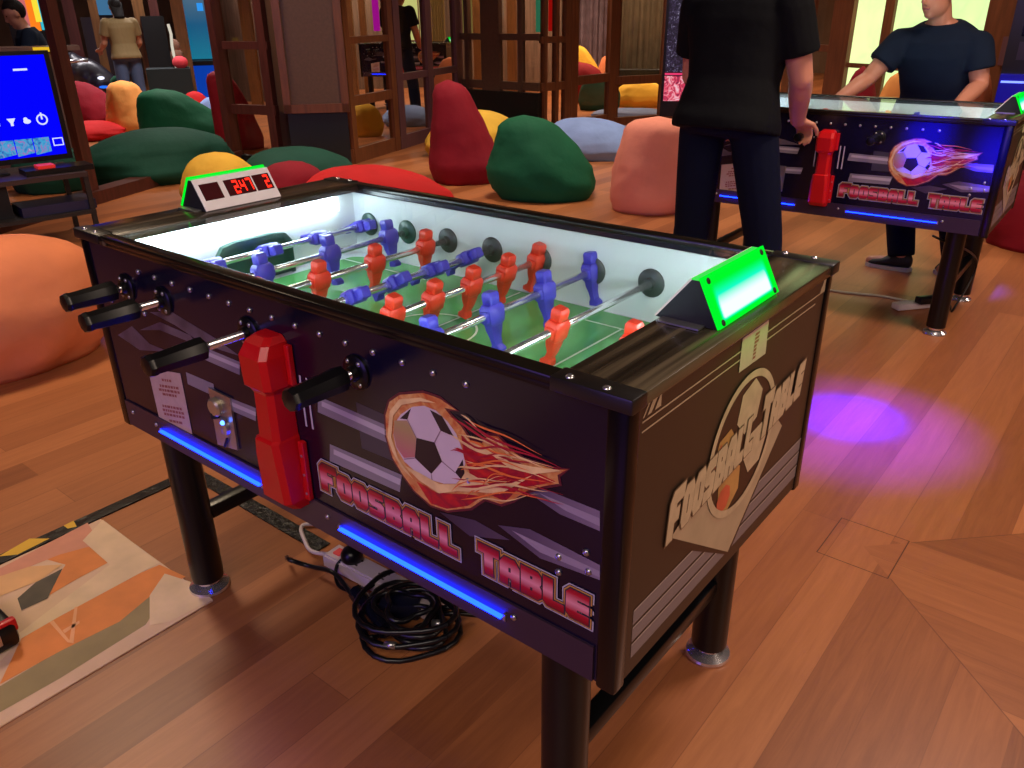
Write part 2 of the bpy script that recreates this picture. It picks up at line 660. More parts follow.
def player(mb, x, y, z, ang, flip=1):
    """one little footballer moulded round the rod at (x, y, z)"""
    R = Matrix.Rotation(ang, 3, 'Y')
    P = Vector((x, y, z))

    def put(vs):
        for v in vs:
            v.co = R @ v.co + P

    def loft(secs, bev=0):
        rs = []
        for zz, wx, wy, ox in secs:
            c = 0.2
            pts = [(-wx + ox, -wy * (1 - c)), (-wx * (1 - c) + ox, -wy), (wx * (1 - c) + ox, -wy), (wx + ox, -wy * (1 - c)),
                   (wx + ox, wy * (1 - c)), (wx * (1 - c) + ox, wy), (-wx * (1 - c) + ox, wy), (-wx + ox, wy * (1 - c))]
            rs.append([Vector((p, q, zz)) for p, q in pts])
        put(mb.rings(rs))
    loft([(-0.020, .012, .015, 0), (-0.014, .015, .020, 0), (0.012, .016, .022, 0), (0.020, .012, .017, 0)])      # chest round the rod
    loft([(0.016, .008, .009, 0), (0.021, .012, .0130, 0), (0.039, .0125, .0135, 0), (0.044, .0095, .0105, 0)])     # head
    loft([(-0.062, .006, .010, 0.004 * flip), (-0.045, .007, .011, 0.001), (-0.030, .010, .015, 0), (-0.012, .012, .017, 0)])  # legs
    loft([(-0.074, .012, .011, 0.006 * flip), (-0.066, .012, .011, 0.006 * flip), (-0.058, .006, .009, 0.003 * flip)])  # boots
    put(mb.box((-0.010, -0.027, -0.012), (0.010, 0.027, 0.010), 0.004))                                      # shoulders


def make_table():
    root = thing('foosball_table', 'nearest foosball table, with a lit playfield, a 2:47 scoreboard and a glowing green lamp', 'foosball table', (L / 2, W / 2, 0))
    b = MB(); b.box((0.012, 0.0, ZB), (L - 0.012, 0.018, H - 0.012)); fp = b.build('front_panel', M_BLK, root)
    b = MB(); b.box((0.012, W - 0.018, ZB), (L - 0.012, W, H - 0.012)); b.build('back_panel', M_BLK, root)
    b = MB(); b.box((0.0, 0.012, ZB), (0.018, W - 0.012, H - 0.012)); b.build('end_panel', M_END, root)
    b = MB(); b.box((L - 0.018, 0.012, ZB), (L, W - 0.012, H - 0.012)); ep = b.build('end_panel', M_END, root)
    b = MB(); b.box((0.02, 0.02, ZB + 0.005), (L - 0.02, W - 0.02, ZB + 0.02)); b.build('bottom_board', M_MATTE, root)
    b = MB(); b.box((0.03, -0.004, ZB), (L - 0.034, 0.0, 0.545)); b.build('lower_board', M_BLK2, root)
    # corner posts
    for x0, x1, y0, y1 in ((-.004, .028, -.004, .024), (L - .030, L + .004, -.004, .026), (-.004, .028, W - .024, W + .004), (L - .030, L + .004, W - .024, W + .004)):
        b = MB(); b.box((x0, y0, ZB - .008), (x1, y1, H - .012), 0.006); b.build('corner_post', M_POST, root, 'auto')
    # long top rails with a step on the outside
    for y0, y1, ys in ((-.0085, .022, -1), (W - .022, W + .0085, 1)):
        b = MB()
        b.box((.1, y0, H - .013), (1.28, y1, H), 0.003)
        ye = y0 if ys < 0 else y1
        b.box((.1, min(ye - ys * .006, ye - ys * .003), H - .022), (1.28, max(ye - ys * .006, ye - ys * .003), H - .012), 0.001)
        b.build('top_rail', M_RAIL, root, 'auto')
    # end decks
    b = MB(); b.box((-.0085, -.0085, H - .02), (.125, W + .0085, H - .0005), 0.003); b.build('end_deck', M_DECK, root, 'auto')
    b = MB(); b.box((1.275, -.0085, H - .02), (L + .0085, W + .0085, H - .0005), 0.003); b.build('end_deck', M_DECK, root, 'auto')
    for xa, xb in ((-.0105, .098), (1.272, L + .0105)):
        for ya, yb in ((-.0105, .026), (W - .026, W + .0105)):
            b = MB(); b.box((xa, ya, H - .020), (xb, yb, H + .0015), 0.003)
            cp = b.build('corner_cap', M_CAP, root, 'auto')
            for sx in ((xa + .033, xa + .082) if xa < 0 else (1.295, 1.350)):
                b = MB(); b.lathe((sx, 0.002 if ya < 0 else W - .002 + .002, H + .001), [(.0062, 0), (.0062, .001), (.004, .003), (.001, .0035)], seg=12)
                b.build('screw', M_CHROME, cp, True)
    # inside
    b = MB(); b.box((.10, .02, .752), (1.30, W - .02, .762)); b.build('field_bed', M_WHITE, root)
    b = MB()
    rr = []
    x0, x1, y0, y1 = .135, 1.262, .030, W - .030
    for cx, cy, a0 in ((x1 - .2, y1 - .05, 0), (x0 + .2, y1 - .05, 90), (x0 + .2, y0 + .05, 180), (x1 - .2, y0 + .05, 270)):
        for k in range(9):
            a = math.radians(a0 + k * 90 / 8)
            rr.append((cx + math.cos(a) * .2, cy + math.sin(a) * .05))
    b.flat(rr, None, lambda p, q: (p, q, .7635)); b.build('playfield', M_GREEN, root)
    b = MB()
    g = lambda p, q: (p, q, .7650)

    def ln(xa, ya, xb, yb, w=.005):
        d = Vector((xb - xa, yb - ya)).normalized()
        n = Vector((-d.y, d.x)) * w / 2
        b.flat([(xa + n.x, ya + n.y), (xb + n.x, yb + n.y), (xb - n.x, yb - n.y), (xa - n.x, ya - n.y)], None, g)
    ln(.695, .04, .695, W - .04)
    ring = circle(.695, .352, .105, 40)
    b.flat(ring, [circle(.695, .352, .100, 40)], g)
    for sgn in (-1, 1):
        e = 1.262 if sgn > 0 else .135
        for wx, wy in ((.25, .25), (.345, .25), (.12, .14)):
            if wx == .345:
                ln(e - sgn * .345, .352 + wy, e - sgn * .25, .352 + wy)
                ln(e - sgn * .345, .352 - wy, e - sgn * .25, .352 - wy)
                continue
            ln(e - sgn * wx, .352 - wy, e - sgn * wx, .352 + wy)
            ln(e, .352 - wy, e - sgn * wx, .352 - wy)
            ln(e, .352 + wy, e - sgn * wx, .352 + wy)
    b.build('field_marking', M_LINE, root, recalc=True)
    for lo, hi in (((.1, .0185, .762), (1.30, .0225, .926)), ((.1, W - .0225, .762), (1.30, W - .0185, .926)),
                   ((.1, .0225, .762), (.104, W - .0225, .928)), ((1.296, .0225, .762), (1.30, W - .0225, .928))):
        b = MB(); b.box(lo, hi); b.build('inner_wall', M_WLIT, root)
    for xe, s in ((.104, 1), (1.296, -1)):
        b = MB()
        arch = [(.245, .7625), (.245, .845), (.262, .866), (.30, .872), (.404, .872), (.442, .866), (.459, .845), (.459, .7625)]
        inn = [(.258, .7625), (.258, .840), (.270, .856), (.302, .861), (.402, .861), (.434, .856), (.446, .840), (.446, .7625)]
        b.prism(arch, lambda p, q, w_: (xe + s * w_, p, q), 0.0, 0.001)
        gp = arch + list(reversed(inn))
        b.flat(gp, None, lambda p, q: (xe + s * .014, p, q))
        b.prism(arch, lambda p, q, w_: (xe + s * w_, p, q), 0.001, 0.0045)
        for a_, c_ in zip(arch, arch[1:]):
            vs = [b.bm.verts.new(k) for k in ((xe + s * .002, a_[0], a_[1]), (xe + s * .014, a_[0], a_[1]), (xe + s * .014, c_[0], c_[1]), (xe + s * .002, c_[0], c_[1]))]
            b.bm.faces.new(vs)
        b.build('goal', M_GOAL, root)
        b = MB(); b.box((min(xe + s * .001, xe + s * .016), .06, .890), (max(xe + s * .001, xe + s * .016), W - .085, .926), 0.004)
        b.build('light_and_fill_tube', M_TUBE, root)
    b = MB(); b.box((.16, .0225, .904), (1.24, .028, .922), 0.002); b.build('light_and_fill_tube', M_TUBE, root)  # added tube, hidden under the front rail to brighten the interior
    b = MB(); b.box((.122, .019, H - .0075), (1.278, W - .019, H - .0035)); b.build('glass_top', M_GLASS, root)
    # rods
    zr = .848
    spec = [  # x, team, front handle tip y (team blue) or back slide, players y, angle
        (.164, 'b', -.134, (.20, .355, .505, .655), 1.45),
        (.3085, 'b', -.165, (.235, .425, .615), -.15),
        (.453, 'r', .05, (.12, .275, .435, .600), .12),
        (.5975, 'b', -.199, (.13, .245, .36, .475, .59), 1.15),
        (.742, 'r', .06, (.215, .325, .44, .555, .665), .22),
        (.8865, 'b', -.135, (.17, .336, .503, .674), -.12),
        (1.031, 'r', .04, (.115, .343), .2),
        (1.1755, 'r', .06, (.36, .53), .1),
    ]
    for i, (x, team, tip, ys, ang) in enumerate(spec):
        if team == 'b':
            ya, yb = tip + .03, W - .024
        else:
            ya, yb = .024, W + tip + .05
        b = MB(); b.tube([(x, ya, zr), (x, yb, zr)], .0075, 12)
        rod = b.build('rod', M_CHROME, root, True)
        b = MB()
        if team == 'b':
            y0, s = tip, 1
        else:
            y0, s = W + tip + .08, -1
        prof = [(.004, 0), (.0175, .002), (.0198, .008), (.0198, .012), (.0185, .016), (.0208, .078), (.0218, .094), (.021, .104), (.014, .108), (.010, .112)]
        b.lathe((x, y0, zr), [(r_, h_ * s) for r_, h_ in prof], (0, 1, 0), 8)
        b.build('handle', M_BLACK, rod, 'auto')
        for yy, s2 in (((-.0001, -1),) if team == 'b' else ((W + .0001, 1),)):
            b = MB(); b.lathe((x, yy, zr), [(.030, 0), (.030, s2 * .004), (.026, s2 * .007), (.014, s2 * .008), (.012, s2 * .016), (.009, s2 * .016)], (0, 1, 0), 20)
            br = b.build('bearing', M_BLACK, rod, 'auto')
            if s2 < 0:
                for k in (0.6, -0.6, 2.54, -2.54):
                    b = MB(); b.lathe((x + .022 * math.sin(k), yy - .006, zr + .022 * math.cos(k)), [(.0045, .001), (.0045, -.002), (.002, -.0035)], (0, 1, 0), 10)
                    b.build('bearing_bolt', M_STEEL, rod, True)
        for yy, s2 in ((.0225, 1), (W - .0225, -1)):
            b = MB(); b.lathe((x, yy, zr), [(.031, 0), (.031, s2 * .003), (.026, s2 * .007), (.013, s2 * .008), (.011, s2 * .017), (.008, s2 * .017)], (0, 1, 0), 20)
            b.build('bearing', M_BEAR if i > 1 else M_GOAL, rod, 'auto')
        for y in ys:
            b = MB(); player(b, x, y, zr, ang if abs(ang) < 1 else ang + random.uniform(-.1, .1), 1 if team == 'b' else -1)
            b.build('player_figure', M_PBLU if team == 'b' else M_PRED, rod, 'auto')
    # legs
    for x in (LX, L - LX):
        for y in (LY, W - LY):
            b = MB(); b.lathe((x, y, .034), [(.040, 0), (.0405, .004), (.0405, ZB - .034 + .004)], seg=28)
            lg = b.build('leg', M_BLACK, root, 'auto')
            b = MB(); b.lathe((x, y, .0), [(.050, 0), (.052, .004), (.050, .010), (.040, .016), (.030, .022), (.030, .034), (.020, .036)], seg=28)
            b.build('foot', M_CHROME, lg, 'auto')
        b = MB(); b.box((x - .018, LY, .200), (x + .018, W - LY, .236), 0.003); b.build('leg_brace', M_BLACK, root, 'auto')
    # LED strips, front and back
    for x0, x1 in ((.187, .562), (.803, 1.185)):
        for ys in (-1, 1):
            yb = -.004 if ys < 0 else W
            b = MB(); b.box((x0, min(yb, yb + ys * .009), .5138), (x1, max(yb, yb + ys * .009), .5166), 0.001)
            st = b.build('led_strip', M_BLUELED, root)
            for xa_, xb_ in ((x0 - .006, x0 - .0005), (x1 + .0005, x1 + .006)):
                b = MB(); b.box((xa_, min(yb, yb + ys * .004), .509), (xb_, max(yb, yb + ys * .004), .521)); b.build('end_clip', M_STEEL, st)
    # bolts
    def bolt(x, z, y=-.0002, r=.0056):
        q = MB(); q.lathe((x, y, z), [(r, 0), (r, -.001), (r * .8, -.003), (r * .2, -.0042)], (0, 1, 0), 12)
        q.build('bolt', M_STEEL, root, True)
    for k in range(15):
        bolt(.226 + .0639 * k, .8925)
    for x, z in ((.106, .837), (.075, .800), (.128, .775), (.215, .800)):
        bolt(x, z)
    for x, z in ((.06, .522), (.165, .523), (.765, .523), (1.205, .523), (1.33, .70), (1.335, .67), (1.285, .672), (1.285, .645), (1.12, .735)):
        bolt(x, z, -.0042 if z < .54 else -.0002)
    # scoreboards: a ridge-shaped box, score on the inner face, green lamp on the outer one
    for xo, xi, xa, y0, y1, score in ((-.010, .090, .040, .252, .461, '2:47'), (1.370, 1.270, 1.330, .262, .472, '0:00')):
        s = 1 if xi > xo else -1
        zb, zt = H + .0005, 1.017
        b = MB()
        b.prism([(xo, zb), (xi, zb), (xa + s * .006, zt), (xa - s * .006, zt)], lambda p, q, w_: (p, w_, q), y0, y1)
        sb = b.build('scoreboard', M_MATTE, root)
        A = Vector((xi, 0, zb)); B = Vector((xa + s * .006, 0, zt)); e = (B - A)
        nrm = Vector((e.z, 0, -e.x)).normalized() * s
        pin = lambda t, y, o: tuple(A + e * t + Vector((0, y, 0)) + nrm * o)
        # viewed from inside the field the score reads along +y on the left board, along -y on the right one
        yy = (lambda f: y0 + (y1 - y0) * f) if s > 0 else (lambda f: y1 - (y1 - y0) * f)

        def quad(f0, f1, t0, t1, o0, o1, name, material, par):
            q = MB()
            q.rings([[Vector(pin(t, yy(f), o_)) for f, t in ((f0, t0), (f1, t0), (f1, t1), (f0, t1))] for o_ in (o0, o1)])
            return q.build(name, material, par)
        quad(0, 1, 0, 1, 0, .003, 'display_panel', M_PANELGREY, sb)
        for f0, f1, nm in ((.05, .29, ''), (.36, .72, score), (.74, .97, '2')):
            quad(f0, f1, .30, .82, .003, .0036, 'display_window', M_SEGOFF, sb)
        SEG = {'0': 'abcdef', '2': 'abged', '4': 'fgbc', '7': 'abc'}

        def digit(ch, f, wd):
            q = MB()
            t0, t1 = .38, .74
            tm = (t0 + t1) / 2
            hw = .035
            bars = {'a': (f, f + wd, t1 - hw, t1 + hw), 'd': (f, f + wd, t0 - hw, t0 + hw), 'g': (f, f + wd, tm - hw, tm + hw),
                    'b': (f + wd - .014, f + wd, tm, t1), 'c': (f + wd - .014, f + wd, t0, tm), 'f': (f, f + .014, tm, t1), 'e': (f, f + .014, t0, tm)}
            for k in SEG[ch]:
                a0, a1, c0, c1 = bars[k]
                q.rings([[Vector(pin(t, yy(ff), o_)) for ff, t in ((a0, c0), (a1, c0), (a1, c1), (a0, c1))] for o_ in (.0036, .0042)])
            q.build('digit', M_SEG, sb)
        for ch, f in zip(score.replace(':', ''), (.46, .55, .64)):
            digit(ch, f, .062)
        quad(.527, .539, .46, .52, .0036, .0042, 'digit', M_SEG, sb)
        digit('2', .88, .062)
        # outer lamp face
        A2 = Vector((xo, 0, zb)); B2 = Vector((xa - s * .006, 0, zt)); e2 = B2 - A2
        n2 = Vector((-e2.z, 0, e2.x)).normalized() * s
        q = MB()
        q.rings([[A2 + e2 * t + Vector((0, y, 0)) + n2 * o_ for y, t in ((y0 - .002, -.0), (y1 + .002, -.0), (y1 + .002, 1.05), (y0 - .002, 1.05))] for o_ in (.001, .006)])
        q.build('lamp_panel', M_LAMP, sb)
        q = MB(); q.box((xa - .007, y0, zt), (xa + .007, y1, zt + .002)); q.build('lit_ridge', M_GREENED, sb)
        q = MB()
        for y in (y0 + .012, y1 - .012):
            for t in (.08, .94):
                q.lathe(A2 + e2 * t + Vector((0, y, 0)) + n2 * .006, [(.005, 0), (.005, .001), (.002, .002)], n2, 8)
        q.build('panel_screws', M_MATTE, sb)
        q = MB(); q.box((min(xo, xi) + .012, y0 - .02, H + .0005), (max(xo, xi) - .02, y0, H + .003)); q.build('mounting_tab', M_STEEL, sb)
    # big red figure on the side
    b = MB()
    x0, x1, p = .645, .703, .056
    sec = lambda z, a, c, d, ch=.010: [Vector(k) for k in ((a + ch, -d, z), (c - ch, -d, z), (c, -d + ch, z), (c, -.001, z), (a, -.001, z), (a, -d + ch, z))]
    b.rings([sec(.530, x0 - .008, x1 + .010, .034), sec(.548, x0 - .012, x1 + .012, .052), sec(.640, x0 - .008, x1 + .008, .056), sec(.672, x0 - .004, x1 + .004, .056),
             sec(.676, x0 + .002, x1 + .002, .050), sec(.765, x0 + .004, x1, .048), sec(.772, x0 - .004, x1 + .004, .050), sec(.778, x0 - .010, x1 + .008, .056),
             sec(.836, x0 - .010, x1 + .008, .058), sec(.858, x0 - .004, x1 + .004, .046), sec(.868, x0 + .006, x1 - .006, .030)])
    rf = b.build('red_figure', M_RED, root)
    for lo, hi in (((x0 - .016, -.012, .78), (x0 - .010, -.001, .855)), ((x1 + .008, -.012, .78), (x1 + .020, -.001, .855)), ((x1 + .010, -.012, .545), (x1 + .024, -.001, .668))):
        b = MB(); b.box(lo, hi, .002); b.build('figure_flange', M_RED, rf)
    b = MB()
    for z in (.56, .60, .64):
        b.lathe((x1 + .018, -.012, z), [(.003, 0), (.003, -.001), (.001, -.002)], (0, 1, 0), 8)
    b.build('figure_rivets', M_STEEL, rf)
    # coin slot
    b = MB()
    b.rings([[Vector((x, -o, z)) for x, z in ((.420, .558), (.494, .570), (.498, .688), (.425, .690))] for o in (.0005, .005)])
    cs = b.build('coin_slot', M_STEEL, root)
    b = MB(); b.lathe((.447, -.005, .655), [(.020, 0), (.020, -.008), (.016, -.012), (.004, -.0125)], (0, 1, 0), 20); b.build('coin_dial', mat('worn_brass_dial', (200, 186, 150), .3, metal=.7), cs, 'auto')
    b = MB(); b.box((.455, -.012, .600), (.475, -.005, .635), .003); b.lathe((.462, -.005, .613), [(.018, 0), (.016, -.006), (.002, -.007)], (0, 1, 0), 16); b.build('coin_return', M_STEEL, cs, 'auto')
    b = MB(); b.ball((.470, -.013, .628), .005, 10); b.build('blue_light', emis('blue_spark', (70, 120, 255), 6), cs, True)
    b = MB(); b.tube([(.452, -.0085, .565), (.468, -.0085, .590)], .0025, 6); b.tube([(.440, -.0085, .630), (.440, -.0085, .642)], .010, 8); b.build('coin_lever', M_MATTE, cs)
    # instruction sheet
    b = MB(); b.flat([(.178, .518), (.315, .546), (.316, .690), (.176, .665)][:], None, front(.0012)); sh = b.build('instruction_sheet', M_PAPER, root)
    b = MB()
    rows = [(.655, .04, 0), (.630, .085, 0), (.620, .06, 0), (.590, .085, 0), (.580, .09, 0), (.570, .085, 0), (.555, .05, 0), (.64, .07, 0)]
    for z, wd, _ in rows:
        x = .250 - wd / 2
        while x < .250 + wd / 2:
            wl = random.uniform(.006, .014)
            dz = (x - .246) * .2
            b.flat([(x, z + dz - .003), (x + wl, z + dz - .003 + wl * .2), (x + wl, z + dz + .003 + wl * .2), (x, z + dz + .003)], None, front(.0016))
            x += wl + .003
    b.build('printed_lines', M_INK, sh)
    # front artwork
    def pieces(polys, off, name, material):
        for pl in polys:
            q = MB(); q.flat(pl, None, front(off)); q.build(name, material, fp)
    rc = lambda xa, xb, za, zb_: [(xa, za), (xb, za), (xb, zb_), (xa, zb_)]
    f4 = lambda *p: [fx(*q) for q in p]
    pieces([f4((318, 396), (388, 426), (388, 443), (318, 412)), f4((330, 444), (402, 475), (400, 492), (330, 461)), f4((192, 342), (240, 362), (240, 375), (192, 354)), f4((228, 397), (256, 408), (256, 421), (228, 409)),
            f4((186, 372), (214, 384), (214, 396), (188, 384))], .0004, 'printed_pipe', M_PIPE)
    pieces([f4((322, 401), (388, 430), (388, 436), (322, 406)), f4((334, 449), (401, 479), (400, 485), (334, 454)), f4((195, 346), (240, 365), (240, 369), (195, 350)), f4((230, 401), (256, 412), (256, 416), (230, 405))], .0008, 'printed_highlight', M_PIPE2)
    pieces([f4((523, 489), (545, 489), (600, 511), (600, 531), (560, 514)), f4((498, 525), (530, 529), (600, 565), (600, 580), (540, 558)), f4((440, 512), (475, 520), (510, 540), (470, 536))], .0004, 'printed_streak', M_STREAK)
    pieces([f4((540, 493), (600, 518), (600, 526), (565, 510)), f4((512, 530), (600, 571), (600, 577), (540, 552))], .0008, 'printed_highlight', M_STRK2)
    pieces([f4((118, 335), (140, 350), (170, 352), (150, 344), (132, 326)), f4((140, 330), (160, 322), (190, 335), (205, 352), (185, 340), (160, 330)), f4((150, 312), (172, 312), (215, 338), (240, 356), (205, 345), (175, 325))], .0004, 'printed_swirl', M_PIPED2)
    pieces([f4((356, 402), (392, 418), (396, 462), (362, 448))], .0003, 'printed_machine_block', M_PIPED)
    pieces([rc(.730, .735, .70, .80), rc(.748, .753, .70, .80), rc(.622, .627, .70, .79)], .0010, 'printed_pale_bar', M_PIPE2)
    FLO = zf([(345, 150), (390, 195), (430, 255), (480, 268), (505, 234), (548, 240), (602, 296), (660, 338), (722, 358), (790, 380), (846, 380), (802, 404), (808, 440), (740, 452), (670, 472), (610, 512), (560, 528), (490, 505), (430, 545), (330, 555), (260, 532), (190, 470), (140, 400), (98, 330), (72, 240), (68, 150), (85, 92), (130, 62), (230, 54), (300, 78), (372, 128), (320, 118)])
    q = MB(); q.flat(offset_poly(list(reversed(FLO)), .004), None, front(.0008)); q.build('printed_flame_halo', mat('printed_flame_dark_glow', (96, 26, 44), .3), fp)
    fb = MB()
    fb.flat(zf([(345, 150), (390, 195), (430, 255), (480, 268), (505, 234), (548, 240), (602, 296), (660, 338), (722, 358), (790, 380), (846, 380), (802, 404), (808, 440), (740, 452), (670, 472),
                (610, 512), (560, 528), (490, 505), (430, 545), (330, 555), (260, 532), (190, 470), (140, 400), (98, 330), (72, 240), (68, 150), (85, 92), (130, 62), (230, 54), (300, 78), (372, 128), (320, 118)]), None, front(.0012))
    fb.build('printed_flame', M_FLAME, fp)
    fr = MB()
    fr.flat(zf([(392, 230), (440, 285), (500, 300), (560, 318), (640, 350), (700, 385), (795, 432), (720, 446), (640, 458), (580, 515), (520, 490), (500, 440), (430, 400), (405, 330)]), None, front(.0016))
    fr.flat(zf([(200, 430), (290, 480), (420, 485), (480, 495), (420, 535), (330, 548), (262, 525)]), None, front(.0016))
    fr.build('printed_red_flame', M_FLRED, fp)
    fbal = MB()
    fbal.flat(zf([(104, 230), (112, 180), (135, 145), (185, 112), (235, 108), (285, 128), (335, 175), (372, 228), (396, 290), (410, 350), (402, 410), (370, 440), (320, 440), (265, 425), (205, 395), (150, 345), (115, 285)]), None, front(.0020))
    bw = fbal.build('printed_ball', M_BALLW, fp)
    k = MB()
    k.flat(zf([(203, 244), (280, 264), (312, 345), (266, 398), (196, 330)]), None, front(.0024))
    k.flat(zf([(132, 162), (180, 118), (164, 166)]), None, front(.0024))
    k.flat(zf([(260, 124), (312, 152), (362, 238), (306, 214)]), None, front(.0024))
    k.flat(zf([(368, 392), (400, 336), (408, 400), (392, 420)]), None, front(.0024))
    k.build('ball_patches', M_BALLK, bw)
    k = MB(); k.flat(zf([(108, 170), (162, 170), (202, 240), (196, 326), (150, 330), (118, 285), (106, 230)]), None, front(.0024)); k.build('ball_tinted_panel', M_BALLR, bw)
    k = MB()
    for s_ in ([(164, 166), (203, 244)], [(306, 214), (280, 264)], [(312, 345), (368, 392)], [(266, 398), (270, 425)], [(196, 330), (150, 335)]):
        (a0, b0), (a1, b1) = zf(s_)
        d = Vector((a1 - a0, b1 - b0)).normalized(); n = Vector((-d.y, d.x)) * .0009
        k.flat([(a0 + n.x, b0 + n.y), (a1 + n.x, b1 + n.y), (a1 - n.x, b1 - n.y), (a0 - n.x, b0 - n.y)], None, front(.0027))
    k.build('ball_seams', M_SEAM, bw)
    fy = MB()
    for pl in ([(400, 225), (440, 262), (520, 288), (600, 345), (700, 366), (832, 383), (700, 398), (600, 372), (520, 312), (440, 285)], [(415, 385), (520, 445), (610, 436), (700, 402), (640, 440), (560, 482), (470, 475), (380, 470), (300, 480), (215, 425), (150, 360), (215, 392), (300, 440), (380, 442)],
               [(503, 246), (520, 238), (552, 248), (592, 302), (622, 345), (586, 310), (545, 262)], [(80, 240), (90, 130), (130, 80), (220, 72), (290, 96), (220, 88), (140, 104), (104, 150), (96, 240), (125, 330), (190, 420), (140, 372), (100, 300)]):
        fy.flat(zf(pl), None, front(.0030))
    wm = [(MB(), M_FLYEL), (MB(), M_WISPO), (MB(), M_WISPR)]
    rw = random.Random(11)
    for kk in range(26):
        t0 = rw.random()
        ax0, az0 = 1.085 + .05 * rw.random(), .845 - .165 * t0
        ex, ez = 1.17 + .125 * rw.random(), .825 - .075 * (t0 ** 1.2) + rw.uniform(-.006, .006)
        am, ph = rw.uniform(.003, .009), rw.uniform(0, 6)
        wd = rw.uniform(.0012, .0030)
        up, lo_ = [], []
        for i_ in range(15):
            f_ = i_ / 14
            x_ = ax0 + (ex - ax0) * f_
            z_ = az0 + (ez - az0) * f_ ** .8 + am * math.sin(ph + f_ * 7) * (1 - .5 * f_)
            w__ = wd * math.sin(min(1, f_ * 4) * math.pi / 2) * (1 - f_) ** .7 + .00015
            up.append((x_, z_ + w__)); lo_.append((x_, z_ - w__))
        wm[kk % 3][0].flat(up + list(reversed(lo_)), None, front(.0032 + .0001 * kk))
    for (q, m_), nm in zip(wm, ('printed_pale_licks', 'printed_orange_licks', 'printed_red_licks')):
        q.build(nm, m_, fp)
    fy.build('printed_flame_wisps', M_FLYEL, fp)
    for words in (text_polys('FOOSBALL', .757, .5805, .0416, .0470, .0510, first=1.14), text_polys('TABLE', 1.135, .5780, .0408, .0470, .0515, first=1.06)):
        for off, d, nm, M_ in ((.0012, .0074, 'lettering_outline', M_LGREY), (.0014, .0054, 'lettering_outline', M_LDARK), (.0018, .0042, 'lettering_outline', M_LGOLD), (.0021, .0022, 'lettering_outline', M_LDARK)):
            lm = MB()
            for o, hs in words:
                lm.flat(offset_poly(o, d), None, front(off + .0006))
            lm.build(nm, M_, fp)
        lm = MB()
        for o, hs in words:
            lm.flat(o, hs, front(.0032))
        lm.build('lettering', M_LET, fp)
    # end-panel artwork (both ends carry it)
    k = MB()
    for z in (.509, .540, .571):
        k.flat([(.044, z), (.690, z), (.690, z + .024), (.044, z + .024)], None, endp(.0004))
    k.build('printed_stripes', M_STRIPE, ep)
    k = MB()
    for z in (.5335, .5645, .5955):
        k.flat([(.044, z), (.690, z), (.690, z + .0022), (.044, z + .0022)], None, endp(.0008))
    k.build('printed_stripe_lines', M_STRIPEL, ep)
    k = MB()
    for z, a, c_ in ((.900, .034, .660), (.886, .034, .640)):
        k.flat([(a, z), (c_, z), (c_, z + .0025), (a, z + .0025)], None, endp(.0004))
    k.flat([(.034, .907), (.050, .927), (.054, .927), (.038, .907)], None, endp(.0004))
    k.flat([(.046, .907), (.060, .927), (.072, .927), (.056, .907)], None, endp(.0004))
    k.flat([(.064, .907), (.077, .925), (.080, .927), (.080, .907)], None, endp(.0004))
    k.flat([(.655, .90), (.672, .925), (.69, .925), (.69, .90)], None, endp(.0004))
    k.build('printed_thin_lines', M_BEIGE, ep)
    k = MB(); k.flat([(.120, .662), (.372, .500), (.575, .690), (.45, .80)], None, endp(.0010)); k.build('printed_slab_shadow', M_BROWNPR, ep)
    k = MB(); k.flat([(.140, .668), (.368, .508), (.555, .678), (.43, .79)], None, endp(.0013)); k.build('printed_slab', M_BEIGE, ep)
    cy, cz = .372, .722
    k = MB(); k.flat(circle(cy, cz, .128, 48), None, endp(.0016)); bp = k.build('printed_ball', M_BROWNPR, ep)
    k = MB(); k.flat(circle(cy, cz, .128, 48), [circle(cy, cz, .115, 48)], endp(.0026)); k.build('ball_ring', M_BEIGE2, bp)
    hexa = lambda a, r, n, ph: [(a[0] + r * math.cos(ph + 2 * math.pi * i / n), a[1] + r * math.sin(ph + 2 * math.pi * i / n)) for i in range(n)]
    k = MB()
    for a, r, n, ph in (((.385, .785), .048, 6, .3), ((.43, .69), .045, 6, .1)):
        k.flat(hexa(a, r, n, ph), None, endp(.0020))
    k.build('ball_pale_panels', M_BEIGE2, bp)
    k = MB()
    k.flat(hexa((.335, .655), .046, 6, .6), None, endp(.0020)); k.flat(hexa((.305, .735), .040, 6, .2), None, endp(.0020)); k.build('ball_tan_panels', M_TANPR, bp)
    for pl in (hexa((.318, .643), .026, 8, .6), [(.262, .70), (.275, .75), (.288, .76), (.280, .70)]):
        k = MB(); k.flat(pl, None, endp(.0023)); k.build('ball_red_patch', M_REDPR, bp)
    tx = text_polys('FOOSBALL TABLE', .122, .665, .0358, .040, .070, slope=.10, skew=.10, first=1.18)
    for wt in (tx[:8], tx[8:]):
        for off, d, nm, M_ in ((.0029, .0034, 'lettering_edge', M_BEIGED), (.0033, .0012, 'lettering', M_BEIGE2)):
            k = MB()
            for o, hs in wt:
                k.flat(offset_poly(o, d), hs if nm == 'lettering' else None, endp(off))
            k.build(nm, M_, ep)
    k = MB(); k.flat([(.323, .866), (.424, .864), (.420, .923), (.322, .922)], None, endp(.0012)); st = k.build('sticker', M_PAPER, root)
    k = MB()
    for i in range(7):
        z = .872 + i * .0065
        k.flat([(.370, z), (.380 + .006 * (i > 3), z), (.382 + .006 * (i > 3), z + .004), (.371, z + .004)], None, endp(.0016))
    k.build('sticker_print', M_INK, st)
    return root


